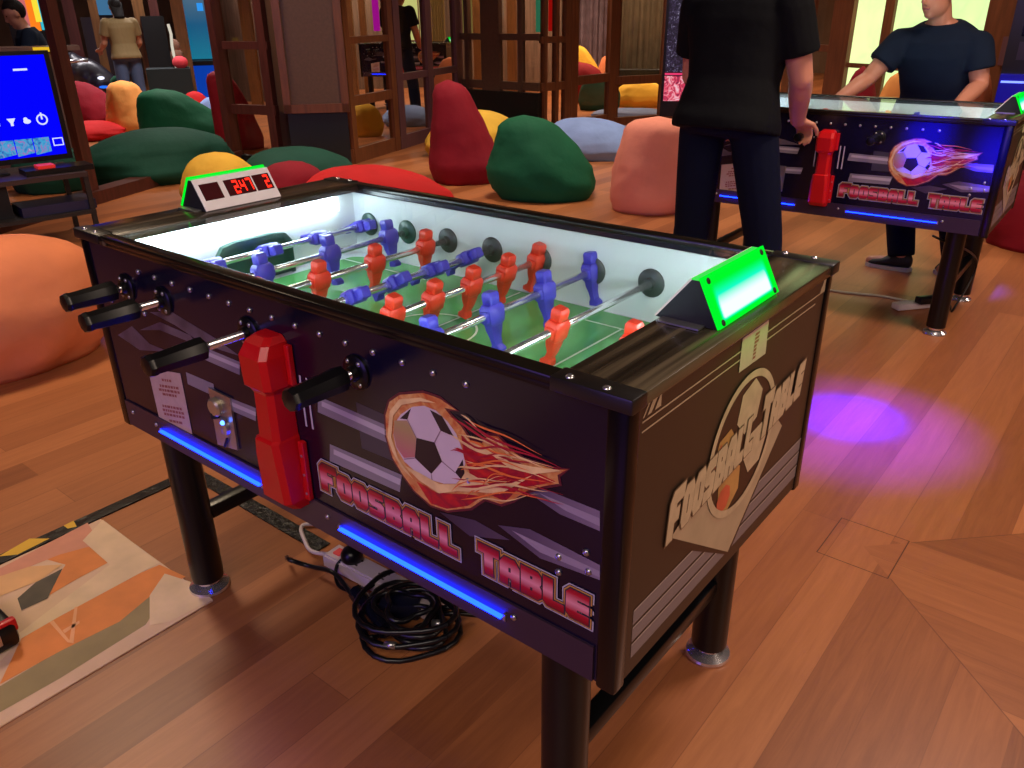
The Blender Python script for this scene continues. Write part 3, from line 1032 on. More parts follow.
table = make_table()
ORG = Vector((0, 0, 0))
table2 = copy_tree(table)
ct, st_ = math.cos(.02264), math.sin(.02264)
table2.location = (-.0921 + (L / 2) * ct - (W / 2) * st_, 3.0533 + (L / 2) * st_ + (W / 2) * ct, 0)
table2.rotation_euler = (0, 0, .02264)
tag(table2, 'foosball table between two people in dark t-shirts, standing behind the nearest table', 'foosball table', 'foosball tables')
table['group'] = 'foosball tables'

# ------------------------------------------------------------------ the room shell
b = MB(); b.box((-24, -8, -.1), (10, 24, 0)); struct(b, 'floor', floor_mat())
M_WALL = mat('dark_brown_wall', (112, 88, 72), .6, noise_scale=1.5, noise_amt=.3)
M_WOOD = mat('reddish_brown_wood', (108, 62, 36), .4, noise_scale=6, noise_amt=.25, stretch=(6, 6, .6))
M_WOODD = mat('dark_red_wood', (84, 42, 36), .4, noise_scale=6, noise_amt=.25, stretch=(6, 6, .6))
M_WOODP = mat('purplish_wood', (96, 62, 66), .42, noise_scale=6, noise_amt=.2, stretch=(6, 6, .6))
M_WOODY = mat('ochre_wood', (122, 82, 44), .45, noise_scale=6, noise_amt=.25, stretch=(6, 6, .6))
M_PANEL = mat('brown_panel', (92, 66, 48), .5, noise_scale=40, noise_amt=.12)
M_PLINTH = mat('black_green_plinth', (18, 24, 24), .4)
M_PANE = glass('mirror_pane', (240, 232, 222), .4, .04, .02)
M_CEIL = mat('dark_ceiling', (60, 48, 40), .8)
b = MB(); b.box((-24, -8, 3.6), (10, 24, 3.7)); struct(b, 'ceiling', M_CEIL)


def wall(name, p, q, material=M_WALL, h=3.6, t=.1):
    p, q = Vector(p), Vector(q)
    d = (q - p).normalized()
    n = Vector((-d.y, d.x)) * t / 2
    b = MB()
    b.rings([[Vector((k.x, k.y, z)) for k in (p + n, q + n, q - n, p - n)] for z in (0, h)])
    return struct(b, name, material)


wall('wall_left', (-21, -7), (-19, 12))
wall('wall_back', (-19, 12), (-5, 19))
wall('wall_right', (-5, 19), (4.5, 14.5))
wall('wall_side', (4.5, 14.5), (7, -6))
wall('wall_front', (7, -6), (-21, -7))


def seg(b, p, q, z0, z1, t=.05):
    p, q = Vector((p[0], p[1])), Vector((q[0], q[1]))
    d = (q - p)
    d = d.normalized() if d.length > 1e-6 else Vector((1, 0))
    n = Vector((-d.y, d.x)) * t / 2
    b.rings([[Vector((k.x, k.y, z)) for k in (p + n, q + n, q - n, p - n)] for z in (z0, z1)])


def lerp(p, q, f):
    return (p[0] + (q[0] - p[0]) * f, p[1] + (q[1] - p[1]) * f)


NW = [0]


def screen(p, q, stiles, rails, panes, wood, sw=.09, h=2.9, zb=.0, pane_m=None, t=.07, kick=None):
    """a timber-framed mirror panel: stiles at fractions, rails (z, height), panes between z pairs"""
    global ORG
    NW[0] += 1
    root = bpy.data.objects.new('window_%d' % NW[0], None)
    ORG = Vector((p[0], p[1], 0))
    root.location = ORG
    root['kind'] = 'structure'
    COL.objects.link(root)
    ln_ = math.hypot(q[0] - p[0], q[1] - p[1])
    for f in stiles:
        w_ = sw
        if isinstance(f, tuple):
            f, w_ = f
        b = MB(); seg(b, lerp(p, q, f - w_ / 2 / ln_), lerp(p, q, f + w_ / 2 / ln_), zb, h, t); b.build('stile', wood, root)
    for z, hh in rails:
        b = MB(); seg(b, p, q, z, z + hh, t * .8); b.build('rail', wood, root)
    for f0, f1, z0, z1 in panes:
        b = MB(); seg(b, lerp(p, q, f0), lerp(p, q, f1), z0, z1, .008); b.build('pane', pane_m or M_PANE, root)
    if kick:
        b = MB(); seg(b, p, q, 0, kick, t * 1.2); b.build('kick_board', M_PLINTH, root)
    ORG = Vector((0, 0, 0))
    return root


def xy(u, v):
    p = fl(u, v)
    return (p.x, p.y)


def axy(u, v, d):
    p = at(u, v, d)
    return (p.x, p.y)


# open frame at the left: slanting-looking tall posts either side, dark threshold
P1, P2 = xy(94, 203), xy(238, 160)
screen(P1, P2, [(0, .10), (.985, .17)], [(2.6, .2)], [], M_WOODD, h=2.9)
b = MB(); seg(b, P1, P2, 0, .10, .16); struct(b, 'trim_1', M_WOODD)
P0 = (P1[0] - (P2[0] - P1[0]) * 1.6, P1[1] - (P2[1] - P1[1]) * 1.6)
b = MB(); seg(b, P0, P1, 0, .10, .16); struct(b, 'trim_2', M_WOODD)
# window bay between the open frame and the pillar
P3 = xy(284, 163)
screen(P2, P3, [(.9, .09)], [(.46, .09), (1.06, .07), (2.7, .2)], [(.1, .9, .05, 2.7)], M_WOODD, kick=.06)
# pillar: boxed timber column on a dark plinth
c0, c1 = Vector(xy(294, 166)), Vector(xy(352, 164))
dd = (c1 - c0).normalized()
back = Vector((-dd.y, dd.x))
if back.dot(Vector((CAM.x, CAM.y)) - c0) > 0:
    back = -back
b = MB()
q4 = [c0, c1, c1 + back * .55, c0 + back * .55 - dd * .18]
b.rings([[Vector((k.x, k.y, z)) for k in q4] for z in (.0, .50)])
struct(b, 'trim_3', M_PLINTH)
b = MB()
q5 = [c0 - dd * .02 - back * .04, c1 + dd * .03 - back * .04, c1 + back * .57 + dd * .03, c0 + back * .57 - dd * .22]
b.rings([[Vector((k.x, k.y, z)) for k in q5] for z in (.50, 3.6)])
pil = struct(b, 'wall_pillar', M_PANEL)
b = MB()
fr_ = [c0 - dd * .02 - back * .05, c1 + dd * .03 - back * .05]
for k in fr_:
    d_ = dd * .035 * (1 if k is fr_[0] else -1)
    seg(b, (k.x, k.y), (k.x + d_.x * 2, k.y + d_.y * 2), .50, 3.5, .03)
seg(b, (fr_[0].x, fr_[0].y), (fr_[1].x, fr_[1].y), .50, .58, .03)
struct(b, 'trim_4', M_WOOD)
# mirror screens running back from the pillar
A0, A1 = xy(352, 164), xy(462, 130)
AM = lerp(A0, A1, .37)
screen(A0, AM, [(.06, .08), (.93, .10)], [(.0, .14), (.54, .09), (1.10, .06), (2.7, .2)], [(0, 1, .12, 2.7)], M_WOOD)
screen(AM, A1, [(.04, .13), (.48, .13), (.96, .18)], [(.0, .14), (.70, .07), (2.7, .2)], [(0, 1, .12, 2.7)], M_WOODP)
B1 = xy(492, 128)
C0, C1 = xy(540, 138), xy(569, 134)
screen(A1, C0, [(.12, .06), (.42, .28), (.78, .06)], [(.0, .12), (.52, .09), (1.06, .07), (2.7, .2)], [(0, 1, .1, 2.7)], M_PANEL, kick=.5)
screen(C0, C1, [(.12, .05), (.5, .05), (.98, .20)], [(.0, .12), (.52, .09), (1.03, .07), (2.7, .2)], [(0, 1, .1, 2.7)], M_WOOD)
D1, E1 = xy(611, 126), xy(667, 122)
screen(C1, D1, [(.05, .14), (.98, .22)], [(.0, .16), (.55, .10), (2.7, .2)], [(0, 1, .15, 2.7)], M_WOOD)
screen(D1, E1, [(.98, .26)], [(.0, .10), (.50, .10), (2.7, .2)], [(0, 1, .1, 2.7)], M_WOOD)
F1 = xy(712, 116)
screen(E1, F1, [(.98, .2)], [(.0, .10), (.45, .10), (2.7, .2)], [(0, 1, .1, 2.7)], M_WOOD)
# right-hand bright windows and the timber beside them
G0, G1 = axy(795, 60, 9.2), axy(838, 90, 8.6)
screen(F1, G0, [(.96, .2)], [(.0, .1), (.98, .06), (2.7, .2)], [(0, 1, .1, 2.7)], M_WOOD)
screen(G0, G1, [(.25, .06), (.93, .28)], [(.0, .1), (.98, .06), (2.7, .2)], [(0, .7, .1, 2.7)], M_WOOD)
I1 = axy(1000, 60, 7.6)
M_DAY = ramp_mat('bright_daylight_pane', [(0, (200, 190, 120)), (.35, (222, 230, 160)), (.6, (192, 222, 148)), (1, (232, 234, 176))], 'X', -1.0, 2.0, .5, 1.5, .5, 2.5)
screen(G1, I1, [(.30, .10), (.62, .10), (.97, .24)], [(.0, .12), (.86, .04), (2.7, .2), (.50, .06)], [(.03, .95, .56, 2.7)], M_WOOD, pane_m=M_DAY)
J1 = axy(1075, 60, 6.9)
screen(I1, J1, [(.97, .2)], [(.0, .12), (.95, .2), (2.7, .2)], [(.03, .95, .12, 2.7)], M_WOODP)

M_FARW = mat('lighter_timber_panelling', (104, 82, 70), .5, noise_scale=5, noise_amt=.35, stretch=(5, 5, .3))
wall('wall_reflection_backing_left', axy(226, 60, 15.5), axy(340, 60, 14.5), M_FARW)  # added panelling behind the panes, standing in for reflected timber
wall('wall_reflection_backing_middle', axy(340, 60, 17.0), axy(520, 60, 17.6), M_FARW)
wall('wall_reflection_backing_right', axy(470, 60, 15.8), axy(660, 60, 17.0), M_FARW)
for u, d_, w_ in ((252, 13.5, .16), (268, 13.8, .12), (352, 14.5, .14), (366, 15.0, .10), (480, 14.0, .2), (512, 14.2, .16)):  # added posts, likewise in place of timber reflected in the panes
    c_ = at(u, 60, d_)
    b = MB(); b.box((c_.x - w_ / 2, c_.y - .05, 0), (c_.x + w_ / 2, c_.y + .05, 3.2), 0, Matrix.Rotation(YAW - math.pi / 2, 3, 'Z'))
    struct(b, 'trim_%d' % (40 + u % 60), M_WOODY)

# ------------------------------------------------------------------ bean bags
def fabric(name, rgb):
    return mat(name, rgb, .78, noise_scale=3, noise_amt=.12, bump=.25, bump_scale=14, spec=.25)


BAGM = {'orange': fabric('orange_pink_fabric', (226, 134, 92)), 'pink': fabric('salmon_fabric', (226, 140, 116)), 'red': fabric('dark_red_fabric', (132, 16, 34)),
        'bright_red': fabric('bright_red_fabric', (190, 26, 28)), 'green': fabric('green_fabric', (10, 84, 54)), 'dark_green': fabric('dark_green_fabric', (22, 72, 58)),
        'yellow': fabric('yellow_fabric', (226, 178, 62)), 'blue': fabric('blue_grey_fabric', (128, 150, 200)), 'peach': fabric('peach_fabric', (240, 160, 84))}
nb = [0]


def bag(uL, uR, vt, vb, colour, label, ut=None, depth=1.0, kind='sit', d=None, group=None, taper=None, texp=None):
    """a slumped bean bag standing where its front foot meets the floor"""
    nb[0] += 1
    uc = (uL + uR) / 2
    if d is None:
        B = fl(uc, vb)
    else:
        B = at(uc, vb, d); B.z = 0
    dist = math.hypot(B.x - CAM.x, B.y - CAM.y)
    hd = Vector((B.x - CAM.x, B.y - CAM.y, 0)).normalized()
    sd = Vector((hd.y, -hd.x, 0))
    zdep = (B - CAM).dot(_d)
    R = (uR - uL) / 2 / F_PX * zdep
    Rd = R * depth
    Cn = B + hd * Rd * .92
    zdep2 = (Cn - CAM).dot(_d)
    Rx = (uR - uL) / 2 / F_PX * zdep2
    Ht = at(ut if ut is not None else uc, vt, dist + Rd * (.95 if kind == 'sit' else .75)).z
    Ht = max(Ht, .12)
    off = 0.0 if ut is None else (ut - uc) / F_PX * zdep2
    seg_n, lev = 40, 22
    rings = []
    sd0 = nb[0] * 7.31
    for i in range(lev + 1):
        t = i / lev
        if kind == 'sit':
            r = (.84 + .16 * math.sin(min(1, t / .22) * math.pi / 2)) if t < .22 else (1.0 - (taper or .64) * ((t - .22) / .78) ** (texp or 1.25))
            if t > .9:
                r *= math.sqrt(max(0.0, 1 - ((t - .9) / .1) ** 2)) * .9 + .04
        elif kind == 'tall':
            r = (.88 + .12 * math.sin(min(1, t / .2) * math.pi / 2)) if t < .2 else (1.0 - (taper or .5) * ((t - .2) / .8) ** (texp or 1.1))
            if t > .88:
                r *= math.sqrt(max(0.0, 1 - ((t - .88) / .12) ** 2)) * .9 + .05
        else:
            r = (.86 + .14 * math.sin(min(1, t / .3) * math.pi / 2)) if t < .3 else math.sqrt(max(0.0, 1 - ((t - .3) / .7) ** 2)) * .97 + .02
        ox = off * (t ** 1.4)
        ring = []
        for k in range(seg_n):
            a = 2 * math.pi * k / seg_n
            q = Vector((math.cos(a) * 1.6, math.sin(a) * 1.6, t * 2.2 + sd0))
            w_ = 1 + .10 * noise.noise(q) + .05 * noise.noise(q * 2.7) + .022 * noise.noise(Vector((q.x * 5, q.y * 5, q.z * 9)))
            if kind == 'lump':
                w_ += .05 * noise.noise(q * 1.3 + Vector((9, 0, 0)))
            p = Cn + sd * (math.cos(a) * Rx * r * w_ + ox) + hd * (math.sin(a) * Rd * r * w_)
            p.z = Ht * (t + .03 * noise.noise(q * 1.2) * math.sin(t * math.pi))
            ring.append(p)
        rings.append(ring)
    b = MB()
    b.rings(rings)
    return single(b, 'beanbag', BAGM[colour], label, 'beanbag', (Cn.x, Cn.y, 0), group or 'beanbags around the games room', True)


bag(-112, 112, 236, 388, 'orange', 'big salmon orange beanbag at the left edge, in front of the television rack', ut=28, depth=.9, kind='lump')
bag(86, 232, 128, 186, 'dark_green', 'large dark green beanbag slumped just behind the open timber frame', ut=170, depth=.8, kind='lump')
bag(18, 100, 146, 194, 'dark_green', 'dark green beanbag lying behind the television rack legs', depth=.8, kind='lump')
bag(66, 126, 80, 132, 'red', 'dark red beanbag beyond the open frame, beside the peach one', ut=84, depth=.8, kind='lump')
bag(58, 128, 121, 142, 'bright_red', 'flat red beanbag lying in front of the dark red one beyond the open frame', depth=.8, kind='lump')
bag(112, 160, 80, 137, 'peach', 'upright peach beanbag beyond the open frame', ut=133, depth=.9, kind='tall')
bag(150, 240, 88, 150, 'green', 'green beanbag leaning right of the peach beanbag beyond the open frame', ut=170, depth=.7, kind='sit')
bag(110, 146, 74, 118, 'green', 'green beanbag tip showing above the peach beanbag', depth=.6, kind='sit', d=13.5)
bag(184, 212, 91, 118, 'bright_red', 'small pinkish red beanbag in front of the cyan lit cabinet', depth=.7, kind='lump', d=12.6)
bag(198, 240, 96, 124, 'blue', 'pale blue grey beanbag left of the tall dark timber post', depth=.7, kind='lump', d=11.8)
bag(222, 266, 70, 152, 'red', 'tall red beanbag seen through the window bay left of the pillar', ut=229, depth=.6, kind='tall', d=9.6)
bag(186, 262, 152, 210, 'yellow', 'yellow beanbag showing over the scoreboard of the nearest table', ut=224, depth=.8, kind='lump')
bag(246, 362, 147, 200, 'dark_green', 'dark green beanbag in front of the dark pillar base', ut=296, depth=.7, kind='lump')
bag(256, 332, 161, 215, 'red', 'dull red beanbag between the scoreboard and the bright red beanbag', ut=296, depth=.7, kind='lump')
bag(318, 458, 166, 224, 'bright_red', 'wide bright red beanbag lying behind the back rail of the nearest table', ut=362, depth=.6, kind='lump')
bag(424, 516, 110, 160, 'yellow', 'yellow beanbag behind the tall red and the green beanbag', ut=478, depth=.7, kind='lump', d=8.3)
bag(431, 502, 80, 186, 'red', 'tall dark red beanbag with a high narrow top left of the green beanbag', ut=452, depth=.9, kind='tall', taper=.58, texp=.9)
bag(491, 598, 116, 204, 'green', 'green beanbag with a tilted top between the tall red and the blue grey ones', ut=524, depth=.9, kind='tall', taper=.62, texp=1.5)
bag(548, 650, 118, 162, 'blue', 'pale blue grey beanbag in front of the folding mirror screen', ut=582, depth=.7, kind='lump')
bag(606, 688, 117, 216, 'pink', 'salmon pink beanbag with an orange top beside the standing person', ut=652, depth=.9, kind='tall', taper=.34, texp=1.3)
# stand-ins for mirror reflections beyond the timber screens, then bags at the right
bag(350, 386, 103, 156, 'yellow', 'yellow beanbag behind the lower panes right of the pillar', depth=.6, kind='lump', d=10.2)
bag(384, 436, 105, 140, 'blue', 'grey blue beanbag behind the lower panes left of the tall red one', depth=.6, kind='lump', d=11.0)
bag(428, 462, 57, 120, 'orange', 'orange beanbag behind the panes above the tall red one', ut=452, depth=.6, kind='sit', d=12.2)
bag(572, 606, 45, 110, 'yellow', 'yellow beanbag tip behind the pane, above red beanbags', ut=576, depth=.6, kind='sit', d=15.0)
bag(566, 612, 62, 110, 'red', 'red beanbag behind the pane under the yellow tip', ut=578, depth=.6, kind='lump', d=13.6)
bag(594, 622, 55, 105, 'orange', 'small orange beanbag behind the pane beside the yellow tip', ut=606, depth=.6, kind='sit', d=14.8)
bag(578, 620, 74, 112, 'dark_green', 'dark green beanbag low behind the pane left of the second screen post', depth=.6, kind='lump', d=12.6)
bag(612, 664, 80, 130, 'yellow', 'yellow beanbag behind the lower pane above the blue grey one', depth=.6, kind='lump', d=13.0)
bag(590, 672, 109, 136, 'blue', 'grey blue beanbag lying behind the mirror screen beyond the pink one', depth=.5, kind='lump', d=11.6)
bag(868, 906, 72, 140, 'peach', 'orange beanbag under the bright window beside the person at the far side', depth=.6, kind='lump', d=7.3)
bag(838, 874, 66, 140, 'red', 'red beanbag under the bright window next to the orange one', ut=852, depth=.6, kind='lump', d=7.6)
bag(950, 985, 68, 140, 'orange', 'orange beanbag half hidden behind the person at the far side', depth=.6, kind='lump', d=7.0)
bag(984, 1090, 150, 256, 'red', 'red beanbag at the right edge beyond the far foosball table', ut=1050, depth=.8, kind='lump')

# ------------------------------------------------------------------ people
M_SKIN = mat('skin', (196, 132, 104), .5, noise_scale=12, noise_amt=.06)
M_SKIN2 = mat('tan_skin', (170, 118, 92), .5)
M_HAIR = mat('black_hair', (18, 14, 14), .7, spec=.2, bump=.3, bump_scale=90)
M_TEE = mat('black_tshirt_cloth', (11, 12, 13), .9, spec=.15, noise_scale=5, noise_amt=.25, bump=.4, bump_scale=9)
M_TEE2 = mat('navy_tshirt_cloth', (20, 30, 46), .9, spec=.15, noise_scale=5, noise_amt=.2, bump=.4, bump_scale=9)
M_JEAN = mat('dark_navy_trouser_cloth', (8, 14, 34), .9, spec=.15, bump=.3, bump_scale=11)
M_JEAN2 = mat('blue_denim', (58, 74, 104), .8, bump=.3, bump_scale=11)
M_OLIVE = mat('olive_top_cloth', (112, 92, 56), .8, bump=.3, bump_scale=11)
M_SHOE = mat('black_shoe', (20, 20, 24), .6)
M_SOLE = mat('pale_shoe_sole', (190, 184, 176), .6)
M_LIP = mat('lip', (164, 92, 84), .5)
M_EYE = mat('dark_eye', (24, 16, 14), .2)


def remesh(mb, vox, name, material, parent, smooth_it=6):
    """fuse the overlapping shapes of one body or garment into one continuous surface"""
    o = mb.build(name, material, parent, True)
    md = o.modifiers.new('r', 'REMESH')
    md.mode = 'VOXEL'
    md.voxel_size = vox
    md.use_smooth_shade = True
    if smooth_it:
        sm = o.modifiers.new('s', 'SMOOTH')
        sm.factor = .5
        sm.iterations = smooth_it
    dg = bpy.context.evaluated_depsgraph_get()
    me = bpy.data.meshes.new_from_object(o.evaluated_get(dg))
    o.modifiers.clear()
    old = o.data
    o.data = me
    bpy.data.meshes.remove(old)
    for p in me.polygons:
        p.use_smooth = True
    return o


def limb(b, pts, rads, seg_n=14):
    pts = [Vector(p) for p in pts]
    b.tube(pts, rads, seg_n)
    for p, r in zip(pts, rads):
        b.ball(p, r, 12)


def hand(b, wrist, d, side, curl=.5, palm_n=None, sc=1.0):
    """palm, four unequal curled fingers and a thumb leaving the palm's side"""
    d = Vector(d).normalized()
    n = Vector(palm_n if palm_n is not None else (0, 0, -1))
    n = (n - d * n.dot(d)).normalized()
    s = d.cross(n) * side
    w = Vector(wrist)
    M3 = Matrix((s, d, n)).transposed()
    b.ball(w + d * .045 * sc, (.042 * sc, .055 * sc, .017 * sc), 14, M3)
    b.ball(w + d * .01 * sc, (.028 * sc, .035 * sc, .02 * sc), 12, M3)
    for i, (o, ln_) in enumerate(((.031, .070), (.011, .080), (-.010, .075), (-.030, .060))):
        p0 = w + d * .078 * sc + s * o * sc
        a = 0.0
        pts = [w + d * .05 * sc + s * o * .9 * sc, p0]
        for k, f in enumerate((.45, .32, .23)):
            a += curl * (1.0, 1.25, .8)[k]
            pts.append(pts[-1] + (d * math.cos(a) + n * math.sin(a)) * ln_ * f * sc)
        limb(b, pts, [.0095 * sc, .0095 * sc, .009 * sc, .0085 * sc, .0075 * sc], 8)
    t0 = w + d * .022 * sc + s * .026 * sc
    t1 = t0 + (d * .6 + s * .8) .normalized() * .036 * sc
    t2 = t1 + (d * .85 + s * .25 + n * .45 * curl).normalized() * .032 * sc
    t3 = t2 + (d * .85 - s * .1 + n * .7 * curl).normalized() * .026 * sc
    limb(b, [t0, t1, t2, t3], [.015 * sc, .012 * sc, .0105 * sc, .009 * sc], 8)


def person(label, J, face, tee, trousers, skin, hair_len=0.0, group='people at the games', sleeve=.62, vox=.007, build=1.0):
    """J: world joints. face: direction the chest faces. One fused body; clothing, hair and eyes are children."""
    feet = (Vector(J['ankL']) + Vector(J['ankR'])) / 2
    root = thing('person', label, 'person', (feet.x, feet.y, 0), group)
    f = Vector((face[0], face[1], 0)).normalized()
    rt = Vector((f.y, -f.x, 0))          # the person's right
    pel, nk = Vector(J['pelvis']), Vector(J['neck'])
    ax = (nk - pel)
    spin = ax.normalized()
    dep = (f - spin * f.dot(spin)).normalized()

    def torso(b, secs, add):
        rs = []
        for t, a, d_, fo in secs:
            c_ = pel + ax * t + dep * fo
            rs.append([c_ + rt * math.copysign(abs(math.cos(k)) ** .8, math.cos(k)) * (a * build + add) + dep * math.copysign(abs(math.sin(k)) ** .8, math.sin(k)) * (d_ * build + add)
                       for k in [2 * math.pi * j / 28 for j in range(28)]])
        b.rings(rs)
    SEC = [(-.14, .11, .09, 0), (-.05, .165, .115, -.01), (.08, .172, .115, -.01), (.3, .150, .102, .0), (.5, .160, .112, .005), (.72, .182, .120, .005), (.86, .180, .105, 0), (.95, .125, .075, -.005), (1.03, .062, .058, 0)]
    # body
    b = MB()
    torso(b, SEC, -.012)
    hc = Vector(J['head'])
    hf = Vector(J.get('look', (f.x, f.y, 0))).normalized()
    hr = hf.cross(Vector((0, 0, 1))).normalized()
    hu = hr.cross(hf)
    HM = Matrix((hr, hf, hu)).transposed()
    limb(b, [nk - spin * .06, nk + (hc - nk) * .6], [.058, .053])
    b.ball(hc + hu * .025, (.074, .094, .095), 20, HM)
    b.ball(hc + hf * .018 - hu * .045, (.060, .072, .075), 18, HM)
    b.ball(hc + hf * .060 - hu * .088, (.028, .028, .024), 12, HM)
    b.tube([hc + hf * .088 + hu * .02, hc + hf * .106 - hu * .022, hc + hf * .092 - hu * .034], [.008, .015, .010], 8)
    b.ball(hc + hf * .082 + hu * .032, (.05, .014, .008), 10, HM)
    for s_ in (-1, 1):
        b.ball(hc + hr * .074 * s_ - hf * .005 - hu * .005, (.010, .020, .030), 10, HM)
    for s_, k in ((-1, 'L'), (1, 'R')):
        sh, el, wr = Vector(J['sh' + k]), Vector(J['el' + k]), Vector(J['wr' + k])
        limb(b, [nk - spin * .05 + rt * s_ * .05, sh, sh.lerp(el, .35), el, el.lerp(wr, .3), wr], [.05 * build, .056 * build, .052 * build, .041 * build, .042 * build, .029 * build])
        hand(b, wr, J['hand' + k], J.get('thumb' + k, s_), J.get('curl', .55), J.get('palm' + k))
        hp, kn, an = Vector(J['hip' + k]), Vector(J['kn' + k]), Vector(J['ank' + k])
        limb(b, [hp, hp.lerp(kn, .4), kn, kn.lerp(an, .35), an], [.085, .078, .056, .054, .038])
        toe = Vector(J['toe' + k])
        limb(b, [an - Vector((0, 0, .03)), toe + Vector((0, 0, .012))], [.036, .026], 10)
    body = remesh(b, vox, 'body', skin, root, 3)
    # shirt
    b = MB()
    torso(b, [(-.10, .182, .135, -.012), (-.02, .182, .135, -.012)] + [s_ for s_ in SEC[2:-1]] + [(1.0, .082, .066, -.004)], .016)
    for s_, k in ((-1, 'L'), (1, 'R')):
        sh, el = Vector(J['sh' + k]), Vector(J['el' + k])
        limb(b, [nk - spin * .075 + rt * s_ * .06, sh], [.06, .072 * build])
        e = sh.lerp(el, sleeve)
        b.tube([sh, sh.lerp(el, sleeve * .5), e], [.072 * build, .073 * build, .074 * build], 16)
    remesh(b, .009, 'tshirt', tee, root, 4)
    # trousers
    b = MB()
    torso(b, [(-.15, .12, .10, 0), (-.06, .170, .122, -.012), (.06, .172, .118, -.01), (.14, .165, .112, -.008)], .010)
    for k in 'LR':
        hp, kn, an = Vector(J['hip' + k]), Vector(J['kn' + k]), Vector(J['ank' + k])
        limb(b, [hp, hp.lerp(kn, .4), kn, kn.lerp(an, .4)], [.098, .092, .080, .080])
        b.tube([kn.lerp(an, .4), an + Vector((0, 0, .0))], [.080, .072], 14)
    remesh(b, .010, 'trousers', trousers, root, 4)
    # shoes
    for k in 'LR':
        an, toe = Vector(J['ank' + k]), Vector(J['toe' + k])
        d = Vector((toe.x - an.x, toe.y - an.y, 0)).normalized()
        s = Vector((d.y, -d.x, 0))
        ln_ = (Vector((toe.x, toe.y, 0)) - Vector((an.x, an.y, 0))).length
        base = Vector((an.x, an.y, 0))

        def sec(p, hw, z0, z1, n=14):
            return [base + d * p + s * math.cos(q) * hw + Vector((0, 0, (z0 + z1) / 2 + math.sin(q) * (z1 - z0) / 2)) for q in [2 * math.pi * j / n for j in range(n)]]
        b = MB()
        b.rings([sec(-.062, .018, .03, .07), sec(-.05, .034, .015, .095), sec(0, .040, .012, .105), sec(.05, .041, .012, .085), sec(ln_ * .6, .044, .012, .062), sec(ln_ * .9, .040, .012, .05), sec(ln_ * 1.08, .016, .018, .034)])
        sho = b.build('shoe', M_SHOE, root, True)
        b = MB()
        out = [(-.068, .012), (-.05, .038), (0, .043), (ln_ * .6, .048), (ln_ * .95, .042), (ln_ * 1.12, .016)]
        poly = [base + d * p + s * w_ for p, w_ in out] + [base + d * p - s * w_ for p, w_ in reversed(out)]
        b.rings([[p + Vector((0, 0, z)) for p in poly] for z in (.001, .022)])
        b.build('sole', M_SOLE, sho)
    # hair
    b = MB()
    vs = b.ball(hc + hu * .033 - hf * .010, (.083, .100, .100), 24, HM)
    for v in vs:
        q = HM.transposed() @ (v.co - hc)
        lim = .045 + (q.y > .02) * .02 if q.y > -.01 else -.055
        if q.z < lim:
            v.co -= hu * 0
            q2 = Vector((q.x * .86, q.y * .86 - (.0 if q.y < 0 else .012), max(q.z, lim - .01)))
            v.co = hc + HM @ q2
    b.build('hair', M_HAIR, root, True)
    if hair_len:
        b = MB()
        b.rings([[hc - hf * (.05 + .03 * t) - hu * t * hair_len + hr * math.cos(q) * (.085 - .02 * t) + hf * math.sin(q) * .035 for q in [2 * math.pi * j / 14 for j in range(14)]] for t in (-.3, 0, .3, .6, .85, 1)])
        b.build('long_hair', M_HAIR, root, True)
    for s_ in (-1, 1):
        b = MB(); b.ball(hc + hf * .080 + hr * .031 * s_ + hu * .012, (.013, .008, .006), 10, HM); b.build('eye', M_EYE, root, True)
    b = MB(); b.ball(hc + hf * .086 - hu * .058, (.022, .008, .006), 10, HM); b.build('mouth', M_LIP, root, True)
    return root


# person seen from behind, hands on the rods of the far table
cx, cy = .335, 2.52
J1_ = dict(pelvis=(cx, cy, .95), neck=(cx - .02, cy + .10, 1.44), head=(cx - .03, cy + .20, 1.58), look=(.05, .9, -.35),
           shL=(cx - .20, cy + .07, 1.37), shR=(cx + .195, cy + .05, 1.37), elL=(cx - .245, cy + .14, 1.10), elR=(cx + .248, cy + .10, 1.11),
           wrL=(cx - .19, cy + .34, .90), wrR=(cx + .178, cy + .315, .93), handL=(0.1, .8, -.35), handR=(.12, .75, -.5), palmL=(0, -.3, -1), palmR=(0, -.4, -1),
           thumbL=1, thumbR=-1,
           hipL=(cx - .110, cy, .90), hipR=(cx + .120, cy, .90), knL=(cx - .125, cy + .01, .47), knR=(cx + .205, cy + .02, .47),
           ankL=(cx - .155, cy - .02, .08), ankR=(cx + .255, cy - .01, .08), toeL=(cx - .18, cy + .14, .02), toeR=(cx + .29, cy + .15, .02), curl=.6)
p1 = person('person with back turned in black t-shirt, hand on the far foosball table', J1_, (.06, 1), M_TEE, M_JEAN, M_SKIN, build=1.14, sleeve=.66)

gx, gy = .73, 4.10
J2_ = dict(pelvis=(gx + .02, gy + .13, .80), neck=(gx - .01, gy + .02, 1.29), head=(gx - .03, gy - .055, 1.43), look=(-.42, -.88, -.24),
           shR=(gx - .185, gy + .0, 1.19), shL=(gx + .185, gy + .0, 1.18), elR=(gx - .29, gy - .09, 1.02), elL=(gx + .23, gy + .0, 1.00),
           wrR=(gx - .38, gy - .24, .925), wrL=(gx + .20, gy - .24, .925), handR=(-.3, -.75, -.25), handL=(-.1, -.8, -.3), palmL=(0, .2, -1), palmR=(0, .2, -1),
           thumbL=1, thumbR=-1,
           hipR=(gx - .07, gy + .10, .77), hipL=(gx + .11, gy + .10, .77), knR=(gx - .06, gy + .05, .43), knL=(gx + .20, gy + .10, .43),
           ankR=(gx + .03, gy - .02, .08), ankL=(gx + .27, gy + .16, .08), toeR=(gx - .13, gy - .03, .02), toeL=(gx + .24, gy + .01, .02), curl=.5)
